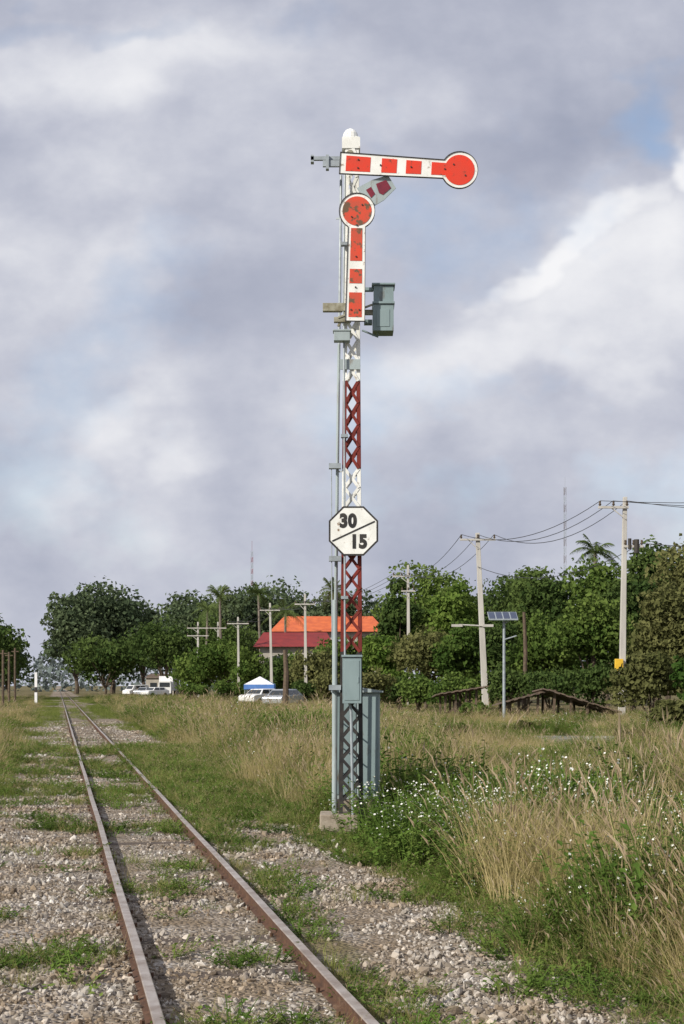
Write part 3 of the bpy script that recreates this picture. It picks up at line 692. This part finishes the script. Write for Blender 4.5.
mb.box(X_(311), X_(343), SY - .14, SY - .10, Z_(164), Z_(160.5)); mb.box(X_(323), X_(346), SY - .16, SY - .12, Z_(171), Z_(165))
mb.box(X_(311), X_(314), SY - .14, SY - .05, Z_(166), Z_(159)); mb.box(X_(326), X_(329), SY - .18, SY - .1, Z_(174), Z_(160))
mb.obj('upper_bracket', [M_galv], sig)
mb = MB()
mb.box(X_(323), X_(346), SY - .19, SY - .11, Z_(315), Z_(307)); mb.box(X_(360), X_(376), SY - .16, SY - .12, Z_(318), Z_(313))
mb.beam((X_(338), SY - .17, Z_(330)), (X_(352), SY - .17, Z_(305)), .03, .02); mb.beam((X_(338), SY - .2, Z_(322)), (X_(372), SY - .2, Z_(309)), .025, .02)
mb.tube([(X_(354), SY - .34, Z_(319)), (X_(354), SY - .1, Z_(319))], .045, 0, 12)
mb.tube([(X_(350), SY - .32, Z_(163)), (X_(350), SY - .1, Z_(163))], .045, 0, 12)
mb.box(X_(334), X_(351), SY - .2, SY - .13, Z_(326), Z_(321))
mb.obj('lower_bracket', [M_bracket], sig, bevel=.004)
mb = MB(); mb.box(X_(334), X_(350), SY - .28, SY - .15, Z_(346), Z_(337)); mb.box(X_(333), X_(351), SY - .29, SY - .14, Z_(336.8), Z_(335)); mb.obj('junction_box', [M_grey2], sig, bevel=.006)
mb = MB(); mb.box(X_(340), X_(360), SY - .15, SY - .13, Z_(372), Z_(362)); mb.obj('name_plate', [M_grey2], sig)
def arm(name, pivot, disc, u0, hw0, hw1, R, patches, mred, y):
    kk = y / SY
    P0 = Vector((X_(pivot[0]) * kk, 0, H + (Z_(pivot[1]) - H) * kk)); P1 = Vector((X_(disc[0]) * kk, 0, H + (Z_(disc[1]) - H) * kk)); L = (P1 - P0).length; ax = (P1 - P0) / L; up = Vector((-ax.z, 0, ax.x))
    q = lambda u, w: ((P0 + ax * u + up * w).x, (P0 + ax * u + up * w).z)
    r_ = R / S; a0 = math.asin(min(1, hw1 / R)); us = L - r_ * math.cos(a0)
    out_ = [q(u0 / S, -hw0 / S), q(us, -hw1 / S)]
    for k in range(1, 30):
        a = -math.pi + a0 + (2 * math.pi - 2 * a0) * k / 30; out_.append(q(L + r_ * math.cos(a), r_ * math.sin(a)))
    out_ += [q(us, hw1 / S), q(u0 / S, hw0 / S)]
    mb = MB(); mb.plate(out_, y, y + .012, 0, 1)
    n = len(out_)
    for i in range(n):
        x0, z0 = out_[i]; x1, z1 = out_[(i + 1) % n]; mb.beam((x0, y + .004, z0), (x1, y + .004, z1), .007, .03, 1)
    o = mb.obj(name, [M_white, M_edge], sig)
    mb = MB()
    for a, b_ in patches:
        h = lambda u: (hw0 + (hw1 - hw0) * u / (us * S)) - 3.0
        pts = [q(a / S, -h(a) / S), q(b_ / S, -h(b_) / S), q(b_ / S, h(b_) / S), q(a / S, h(a) / S)]
        mb.plate(pts, y - .004, y - .001)
    rr = (R - 3.2) / S
    mb.plate([q(L + rr * math.cos(k * math.pi / 18), rr * math.sin(k * math.pi / 18)) for k in range(36)], y - .0045, y - .001)
    mb.obj(name + '_red_panels', [mred], sig)
    mb = MB()
    for u, w in ((8, 4), (8, -4), (30, 0), (60, 0), (L * S - 6, 5), (L * S + 6, -5), (L * S - R * .8, 0)):
        xx, zz = q(u / S, w / S); mb.tube([(xx, y - .014, zz), (xx, y, zz)], .010, 0, 8)
    mb.obj(name + '_bolts', [M_edge], sig)
arm('stop_arm', (350, 163.5), (459.5, 170), -10, 10.5, 9, 18, [(-4, 20), (31, 46), (55, 70), (80, 96)], M_red, SY - .34)
arm('clear_arm', (355, 318), (357, 211), -3, 9.5, 8.5, 17.5, [(1, 25), (34, 48), (56, 88)], M_redrust, SY - .37)
mb = MB()
ks = (SY - .3) / SY
def xz(l): return [(X_(a) * ks, H + (Z_(b) - H) * ks) for a, b in l]
mb.plate(xz([(357, 188), (372, 180), (388, 175), (396, 188), (384, 200), (372, 207), (364, 200)]), SY - .30, SY - .285)
mb.obj('spectacle_plate', [M_grey2], sig)
mb = MB(); mb.plate(xz([(376, 184), (386, 180), (391, 188), (383, 195), (379, 193)]), SY - .306, SY - .302)
mb.plate(xz([(366, 190), (371, 187), (375, 194), (371, 198)]), SY - .306, SY - .302)
mb.obj('spectacle_glass', [M_glassred], sig)
mb = MB(); mb.box(X_(372.5), X_(393), SY - .22, SY + .06, Z_(335), Z_(309)); mb.box(X_(372), X_(394), SY - .24, SY + .07, Z_(308.6), Z_(306.5)); mb.box(X_(373.5), X_(393), SY - .20, SY + .05, Z_(306), Z_(290)); mb.box(X_(371.5), X_(394.5), SY - .23, SY + .07, Z_(289.7), Z_(288))
mb.box(X_(376), X_(389), SY - .226, SY - .221, Z_(331), Z_(314)); mb.box(X_(364), X_(372), SY - .12, SY - .02, Z_(326), Z_(322)); mb.box(X_(364), X_(373), SY - .12, SY - .04, Z_(293), Z_(290))
mb.tube([(X_(378), SY - .1, Z_(335)), (X_(378), SY - .1, Z_(339)), (X_(362), SY - .08, Z_(332))], .012, 0, 6)
mb.obj('lamp_housing', [M_grey], sig, bevel=.005)
# octagonal speed board
yb = SY - .24; kb = yb / SY
sgn = empty('octagonal_speed_sign'); cx, cz = X_(353.5) * kb, H + (Z_(531) - H) * kb
def octo(ap): R = ap / math.cos(math.pi / 8) / S; return [(cx + R * math.cos(math.pi / 8 + k * math.pi / 4), cz + R * math.sin(math.pi / 8 + k * math.pi / 4)) for k in range(8)]
mb = MB(); mb.plate(octo(24.4), yb, yb + .008); mb.obj('black_border', [M_black], sgn)
mb = MB(); mb.plate(octo(22.6), yb - .004, yb - .001); mb.obj('white_face', [M_white], sgn)
mb = MB(); mb.beam((cx - 21 / S, yb - .007, cz - 10 / S), (cx + 21 / S, yb - .007, cz + 9.5 / S), .018, .003); mb.obj('diagonal_stroke', [M_black], sgn)
mb = MB(); mb.box(X_(343), X_(360), yb + .01, SY - .12, Z_(520), Z_(517)); mb.box(X_(343), X_(360), yb + .01, SY - .12, Z_(546), Z_(543)); mb.obj('fixing_brackets', [M_galv], sgn)
def text(body, dx, dz, hpx, parent):
    cu = bpy.data.curves.new('figures', 'FONT'); cu.body = body; cu.size = hpx / S / 0.70; cu.extrude = .001; cu.offset = 0.013; cu.align_x = 'CENTER'; cu.align_y = 'CENTER'; cu.space_character = 1.1
    tmp = link(bpy.data.objects.new('figures', cu)); bpy.context.view_layer.update()
    me = bpy.data.meshes.new_from_object(tmp.evaluated_get(bpy.context.evaluated_depsgraph_get())); bpy.data.objects.remove(tmp)
    me.materials.clear(); me.materials.append(M_black)
    o = link(bpy.data.objects.new('figures_' + body, me), parent); o.rotation_euler = (math.pi / 2, 0, 0); o.scale = (.88, 1, 1); o.location = (cx + dx / S, yb - .007, cz + dz / S)
text('30', -5.5, 9.5, 12.5, sgn); text('15', 5, -11, 12.5, sgn)
mb = MB(); mb.box(X_(342.5), X_(361), SY - .36, SY - .15, Z_(703), Z_(658)); mb.box(X_(341.5), X_(362), SY - .38, SY - .14, Z_(657.6), Z_(655.5)); mb.box(X_(344.5), X_(359), SY - .366, SY - .361, Z_(700), Z_(661)); mb.box(X_(357), X_(358.4), SY - .372, SY - .367, Z_(683), Z_(677))
mb.obj('relay_box', [M_grey], sig, bevel=.005)
cab = empty('signal_equipment_cabinet'); y0, y1 = SY + .50, SY + 1.0; k = 17.9 / SY
mb = MB(); mb.box(X_(334) * k, X_(380) * k, y0, y1, 0.36, Z_(693)); mb.obj('body', [M_grey2], cab, bevel=.01)
mb = MB(); mb.box(X_(336) * k, X_(356) * k, y0 - .012, y0 - .002, .42, Z_(697)); mb.box(X_(358) * k, X_(378) * k, y0 - .012, y0 - .002, .42, Z_(697)); mb.box(X_(359) * k, X_(361) * k, y0 - .03, y0 - .014, Z_(750), Z_(742)); mb.obj('doors', [M_grey], cab, bevel=.004)
mb = MB(); mb.plate([(X_(331) * k, Z_(692.6)), (X_(383) * k, Z_(692.6)), (X_(383) * k, Z_(691)), (X_(357) * k, Z_(687)), (X_(331) * k, Z_(691))], y0 - .06, y1 + .05); mb.obj('roof', [M_grey2], cab)
mb = MB(); mb.box(X_(332) * k, X_(382) * k, y0 - .05, y1 + .05, -.1, .355); mb.obj('plinth', [M_conc], cab)

# ------------------------------------------------------------ utility poles
def wire_pts(a, b_, sag, n=14):
    return [tuple(Vector(a).lerp(Vector(b_), i / n) - Vector((0, 0, sag * 4 * (i / n) * (1 - i / n)))) for i in range(n + 1)]
def upole(px_b, px_t, Y, top, arms, wb=.34, wt=.2):
    par = empty('utility_pole'); xb, xt = bx(px_b, Y), bx(px_t, Y); Ht = bz(top, Y)
    mb = MB(); mb.beam((xb, Y, -.3), (xt, Y, Ht), wb, wb, 0, wt); mb.obj('concrete_shaft', [M_pole], par, bevel=.02)
    mb = MB(); mi = MB()
    for dz, l, r_ in arms:
        z = Ht - dz; mb.box(xt + l, xt + r_, Y - wt / 2 - .13, Y - wt / 2 - .01, z - .06, z + .06)
        if r_ - l > 1: mb.beam((xt + l * .5, Y - wt / 2 - .05, z - .05), (xt, Y - wt / 2 - .05, z - .6), .05, .04)
        ni = 3
        for i in range(ni):
            xx = xt + l + .08 + (r_ - l - .16) * i / (ni - 1); mi.tube([(xx, Y - .18, z + .065), (xx, Y - .18, z + .15), (xx, Y - .18, z + .2), (xx, Y - .18, z + .32)], [.03, .08, .05, .06], 0, 8)
    mb.obj('crossarm', [M_pole], par); mi.obj('insulators', [M_bark], par)
    return par, xt, Ht
pA, xA, hA = upole(621.5, 625, 73, 497, [(.55, -1.4, .15), (2.55, -.1, .9)])
pB, xB, hB = upole(486, 477.5, 92, 533, [(.45, -1.15, 1.15)], .42, .26)
pC, xC, hC = upole(409, 408, 125, 565, [(1.0, -1.35, .2), (2.3, -.6, .6)])
pD, xD, hD = upole(306, 305, 138, 594, [(1.0, -1.0, 1.0)])
pE, xE, hE = upole(272, 270, 155, 603, [(.8, -1.1, 1.1)])
pF, xF, hF = upole(239, 238, 170, 617, [(.8, -1.3, 1.3)])
pG, xG, hG = upole(219, 218, 185, 622, [(.8, -1.1, 1.1)])
pH, xH, hH = upole(198, 198, 185, 622, [(.8, -1.4, 1.4), (1.8, -1.4, 1.4)])
mb = MB(); mb.tube([(xB + .3, 91.8, bz(626, 92)), (xB - 1.2, 91.7, bz(625, 92))], .05, 0, 8); mb.box(xB - 1.7, xB - 1.0, 91.6, 91.8, bz(627, 92), bz(624.5, 92)); mb.box(xB + .3, xB + 1.0, 91.7, 91.85, bz(627, 92), bz(624.5, 92)); mb.obj('street_light_bracket', [M_pole], pB)
mb = MB(); xm = bx(619.5, 73); mb.box(xm - .3, xm + .12, 72.6, 72.78, bz(671, 73), bz(659, 73)); mb.obj('yellow_meter_box', [M_yellow], pA, bevel=.02)
mb = MB(); mb.tube([(xA + .55, 72.8, hA - 2.9), (xA + .55, 72.8, hA - 2.2)], [.14, .14], 0, 12); mb.tube([(xA + .2, 72.8, hA - 2.7), (xA + .2, 72.8, hA - 2.15)], [.09, .09], 0, 12); mb.obj('line_switchgear', [M_edge], pA)
wires = MB()
for i, (a, b_) in enumerate(((-1.3, -1.05), (-.65, 0.0), (.05, 1.05))):
    wires.tube(wire_pts((xA + a, 72.8, hA - .22), (xB + b_, 91.8, hB - .12), 1.0 + .12 * i), .02, 0, 4)
    wires.tube(wire_pts((xA + a, 72.8, hA - .22), (xA + a + 22, 52, hA - .2 + .1 * i), 1.0 + .35 * i), .016, 0, 4)
    wires.tube(wire_pts((xB + b_, 91.8, hB - .12), (xC + (-1.2, -.6, .1)[i], 124.8, hC - .7), 1.2 + .1 * i), .022, 0, 4)
    wires.tube(wire_pts((xC + (-1.2, -.6, .1)[i], 124.8, hC - .7), (xD + (i - 1) * .9, 137.8, hD - .7), .9), .02, 0, 4)
    wires.tube(wire_pts((xD + (i - 1) * .9, 137.8, hD - .7), (xE + (i - 1), 154.8, hE - .5), .5), .02, 0, 4)
    wires.tube(wire_pts((xE + (i - 1), 154.8, hE - .5), (xF + (i - 1) * 1.2, 169.8, hF - .5), .6), .02, 0, 4)
wires.tube(wire_pts((xA + .8, 72.8, hA - 2.4), (xB, 91.8, hB - 2.2), 1.2), .02, 0, 4); wires.tube(wire_pts((xA + .8, 72.8, hA - 2.4), (xA + 20, 55, hA - 2.2), 1.0), .02, 0, 4)
wires.obj('power_lines', [M_wire])

# solar panel pole
sp_ = empty('solar_panel_pole'); Y = 66; mb = MB(); xb = bx(504, Y)
mb.tube([(xb, Y, -.2), (xb, Y, bz(617, Y))], [.075, .06], 0, 10); mb.tube([(xb, Y, bz(624, Y)), (xb + .5, Y - .1, bz(617, Y))], .025, 0, 6); mb.tube([(xb - .05, Y, bz(640, Y)), (xb + .55, Y - .3, bz(636, Y))], .03, 0, 6); mb.obj('post', [M_galv], sp_)
mb = MB(); V = [(bx(488, Y), Y - .45, bz(619.5, Y)), (bx(517, Y), Y - .45, bz(619.5, Y)), (bx(517, Y), Y + .35, bz(611.5, Y)), (bx(488, Y), Y + .35, bz(611.5, Y))]
mb.add(V + [(a, b_, c_ - .05) for a, b_, c_ in V], [(0, 1, 2, 3), (7, 6, 5, 4), (0, 4, 5, 1), (1, 5, 6, 2), (2, 6, 7, 3), (3, 7, 4, 0)], 1)
for i in range(4):
    t0, t1 = i / 4 + .02, (i + 1) / 4 - .02; A = [Vector(v) for v in V]
    pts = [A[0].lerp(A[1], t0).lerp(A[3].lerp(A[2], t0), .05), A[0].lerp(A[1], t1).lerp(A[3].lerp(A[2], t1), .05), A[0].lerp(A[1], t1).lerp(A[3].lerp(A[2], t1), .95), A[0].lerp(A[1], t0).lerp(A[3].lerp(A[2], t0), .95)]
    mb.add([p_ + Vector((0, -.003, .006)) for p_ in pts], [(0, 1, 2, 3)], 0)
mb.obj('solar_panel', [M_solar, M_galv], sp_)

def radio(px, Y, top, mats_, w=.9):
    par = empty('radio_mast'); X = bx(px, Y); Ht = bz(top, Y); mb = MB()
    n = 24
    for i in range(n):
        z0, z1 = Ht * i / n, Ht * (i + 1) / n; mi = i % 2
        cor = [(X - w / 2, Y), (X + w / 2, Y), (X, Y + w * .8)]
        for a, b_ in cor: mb.tube([(a, b_, z0), (a, b_, z1)], .04, mi, 5)
        for j in range(3): mb.tube([(*cor[j], z0), (*cor[(j + 1) % 3], z1)], .03, mi, 4)
    mb.tube([(X, Y, Ht), (X, Y, Ht + 3)], .04, 0, 5); mb.obj('lattice', mats_, par)
radio(565, 420, 487, [M_galv, M_wood], .7); radio(252, 420, 551, [M_redroof, M_galv], .6)

# ------------------------------------------------------------ buildings
def house(name, x0, x1, y0, y1, eave, ridge, rm, ov=.8):
    par = empty(name); mb = MB(); mb.box(x0, x1, y0, y1, -.1, eave); mb.obj('walls', [M_wall], par)
    ym = (y0 + y1) / 2; hip = (x1 - x0) * .12; a, b_, c_, d_ = x0 - ov, x1 + ov, y0 - ov, y1 + ov
    V = [(a, c_, eave - .1), (b_, c_, eave - .1), (b_, d_, eave - .1), (a, d_, eave - .1), (a + hip, ym, ridge), (b_ - hip, ym, ridge)]
    mb = MB(); mb.add(V, [(0, 1, 5, 4), (1, 2, 5), (2, 3, 4, 5), (3, 0, 4), (3, 2, 1, 0)]); mb.obj('roof', [rm], par)
    mb = MB(); n = max(2, int((x1 - x0) / 3.2)); mf = MB()
    for fl in range(max(1, int(eave / 3.1))):
        for i in range(n):
            xx = x0 + (i + .5) * (x1 - x0) / n; z = 1.0 + fl * 3.1
            if fl == 0 and i == n // 2: mb.box(xx - .5, xx + .5, y0 - .05, y0 - .02, 0, 2.1); continue
            mb.box(xx - .6, xx + .6, y0 - .04, y0 - .02, z, z + 1.2); mf.box(xx - .7, xx + .7, y0 - .1, y0 - .003, z - .1, z - .002)
    mb.obj('windows_and_door', [M_glassdark], par); mf.obj('window_sills', [M_conc], par)
Y = 185; house('orange_roof_house', bx(276, Y) , bx(380, Y), Y, Y + 12, bz(631, Y), bz(614, Y), M_orroof)
Y = 172; house('red_roof_house', bx(260, Y), bx(328, Y), Y, Y + 9, bz(646, Y), bz(631, Y), M_redroof)
Y = 255; house('white_shed', bx(146, Y), bx(176, Y), Y, Y + 5, bz(682, Y) + .8, bz(676, Y) + .4, M_tin, .3)

ten = empty('canopy_tent'); Y = 130; xa, xb = bx(245, Y), bx(273, Y); mb = MB()
for xx in (xa, xb):
    for yy in (Y, Y + 3): mb.tube([(xx, yy, 0), (xx, yy, 1.9)], .04, 0, 6)
mb.obj('legs', [M_galv], ten); xm = (xa + xb) / 2; mb = MB()
V = [(xa - .1, Y - .1, 1.85), (xb + .1, Y - .1, 1.85), (xb + .1, Y + 3.1, 1.85), (xa - .1, Y + 3.1, 1.85), (xm, Y + 1.5, 2.6)]
mb.add(V, [(0, 1, 4), (2, 3, 4)], 0); mb.add(V, [(1, 2, 4), (3, 0, 4)], 1)
for (a, b_) in ((0, 1), (1, 2), (2, 3), (3, 0)):
    A, B_ = V[a], V[b_]; mb.add([A, B_, (B_[0], B_[1], 1.4), (A[0], A[1], 1.4)], [(3, 2, 1, 0)], 1)
mb.obj('canopy', [M_whitetarp, M_bluetarp], ten)

def car(name, X, Y, rot, mat, van=False):
    par = empty(name); L, W = 4.4, 1.7
    pr = [(-2.2, .35), (-2.2, .85), (-1.9, .95), (-1.2, 1.0), (-.6, 1.45), (1.2, 1.48), (1.9, 1.05), (2.2, 1.0), (2.2, .35)]
    if van: pr = [(-2.2, .35), (-2.2, .9), (-1.6, 1.1), (-1.0, 1.75), (2.1, 1.85), (2.2, 1.2), (2.2, .35)]
    V = []; n = len(pr)
    for s in (-1, 1):
        for a, z in pr: V.append((a, s * (W / 2 - (.18 if z > 1.3 else 0)), z))
    b_ = MB(); b_.add(V, [tuple(range(n)), tuple(range(2 * n - 1, n - 1, -1))] + [(i, i + n, (i + 1) % n + n, (i + 1) % n) for i in range(n)]); o1 = b_.obj('body', [mat], par, bevel=.06)
    g_ = MB(); zt = 1.66 if van else 1.38; zb = 1.15 if van else 1.05
    for s in (-1, 1):
        yy = s * (W / 2 - .02)
        for a, c_ in ((-.75, .15), (.25, 1.25)): g_.add([(a - .25 * (a < 0), yy + s * .02, zb), (c_, yy + s * .02, zb), (c_, yy - s * .10, zt), (a + .05, yy - s * .10, zt)], [(0, 1, 2, 3)])
    xf = -1.12 if not van else -1.5
    g_.add([(xf - .08, -.7, zb - .0), (xf - .08, .7, zb), (xf + .39, .6, zt), (xf + .39, -.6, zt)], [(0, 1, 2, 3)]); g_.add([(1.95 + .33 * van, -.7, zb + .02), (1.95 + .33 * van, .7, zb + .02), (1.45 + .72 * van, .6, zt), (1.45 + .72 * van, -.6, zt)], [(0, 1, 2, 3)])
    g_.obj('windows', [M_glassdark], par)
    w_ = MB()
    for a in (-1.35, 1.35):
        for s in (-1, 1): w_.tube([(a, s * (W / 2 - .2), .32), (a, s * (W / 2 + .02), .32)], .32, 0, 16)
    w_.obj('wheels', [M_tyre], par); par.location = (X, Y, 0); par.rotation_euler = (0, 0, rot)
car('parked_car', bx(283, 112), 112, 1.2, M_carsilver); car('parked_car', bx(261, 126), 126, 1.0, M_carwhite)
car('parked_car', bx(155, 215), 215, .9, M_carwhite); car('parked_car', bx(145, 222), 222, 1.2, M_carsilver); car('parked_van', bx(136, 230), 230, .9, M_carwhite, True)
# box truck
tk = empty('parked_truck'); Y = 225; X = bx(166, Y); mb = MB(); mb.box(X - 1.1, X + 1.1, Y, Y + 5, .9, 3.2); mb.obj('cargo_box', [M_whitetarp], tk, bevel=.05)
mb = MB(); mb.plate([(X - 1.0, .5), (X + 1.0, .5), (X + 1.0, 1.5), (X + .9, 2.4), (X - .9, 2.4), (X - 1.0, 1.5)], Y - 1.8, Y - .1); mb.obj('cab', [M_carwhite], tk, bevel=.05)
mb = MB(); mb.box(X - .8, X + .8, Y - 1.85, Y - 1.81, 1.5, 2.2); mb.obj('windscreen', [M_glassdark], tk)
mb = MB()
for yy in (Y - 1, Y + 3.8):
    for s in (-1, 1): mb.tube([(X + s * .8, yy, .45), (X + s * 1.08, yy, .45)], .45, 0, 16)
mb.obj('wheels', [M_tyre], tk)

def shelter(X0, X1, Y, zl, zr, zlow, depth=3.5):
    par = empty('wooden_shelter'); mb = MB(); n = 4
    for i in range(n):
        xx = X0 + (X1 - X0) * (i + .3) / n; zz = zl + (zr - zl) * (i + .3) / n
        mb.beam((xx, Y, -.2), (xx + .1, Y, zz), .11, .11); mb.beam((xx, Y + depth, -.2), (xx, Y + depth, zz - .1), .11, .11)
    mb.beam((X0, Y, zl - .08), (X1, Y, zr - .08), .12, .12); mb.beam((X0 + .3, Y + .2, .3), (X1 - .5, Y + .2, zlow), .09, .09)
    mb.obj('posts', [M_wood], par); mb = MB(); k = 14
    for i in range(k):
        x0 = X0 - .3 + (X1 - X0 + .6) * i / k; x1 = x0 + (X1 - X0 + .6) / k * .97; za = zl + (zr - zl) * i / k; zb = zl + (zr - zl) * (i + 1) / k; o = .03 * (i % 2)
        mb.add([(x0, Y - .5, za + o), (x1, Y - .5, zb + o), (x1, Y + depth, zb + o - .15), (x0, Y + depth, za + o - .15), (x0, Y - .5, za + o - .06), (x1, Y - .5, zb + o - .06), (x1, Y + depth, zb + o - .21), (x0, Y + depth, za + o - .21)], [(0, 1, 2, 3), (7, 6, 5, 4), (0, 4, 5, 1), (1, 5, 6, 2), (2, 6, 7, 3), (3, 7, 4, 0)])
    mb.obj('tin_roof', [M_tin], par)
Y = 68; shelter(bx(548, Y), bx(614, Y), Y, bz(688, Y), bz(712, Y), .8)
shelter(bx(506, Y), bx(545, Y), Y + .6, bz(703, Y), bz(690, Y), 1.0, 3)
Y = 76; shelter(bx(441, Y), bx(482, Y), Y, bz(694, Y), bz(686, Y), 1.0, 3)
for px, Y, top, w in ((285, 104, 650, .24), (524, 90, 612, .16)):
    o = MB(); X = bx(px, Y); o.tube([(X, Y, -.2), (X + .1, Y, bz(top, Y) * .6), (X, Y, bz(top, Y))], [w, w * .8, w * .6], 0, 8); o.obj('wooden_post', [M_wood])
for px, Y, top in ((3, 120, 650), (9, 130, 652), (15, 140, 648), (-6, 110, 655)):
    o = MB(); X = bx(px, Y); o.tube([(X, Y, -.2), (X, Y, bz(top, Y))], [.12, .1], 0, 8); o.box(X - .35, X + .35, Y - .05, Y + .05, bz(top + 4, Y), bz(top + 3, Y)); o.obj('wooden_post', [M_wood])
o = empty('lineside_marker_post'); Y = 135; X = bx(36, Y); mb = MB(); mb.box(X - .12, X + .12, Y - .1, Y + .1, 0, 1.1, 0); mb.box(X - .12, X + .12, Y - .1, Y + .1, 1.1, 1.6, 1); mb.box(X - .12, X + .12, Y - .1, Y + .1, 1.6, 3.0, 0); mb.obj('post', [M_whitetarp, M_black], o)
mb = MB()
for i in range(3):
    a = 6.2 + i * 1.0; mb.box(a, a + .97, 43.5 - .1 * i, 46 - .1 * i, -.1, .16)
mb.obj('concrete_path', [M_slab], bevel=.02)
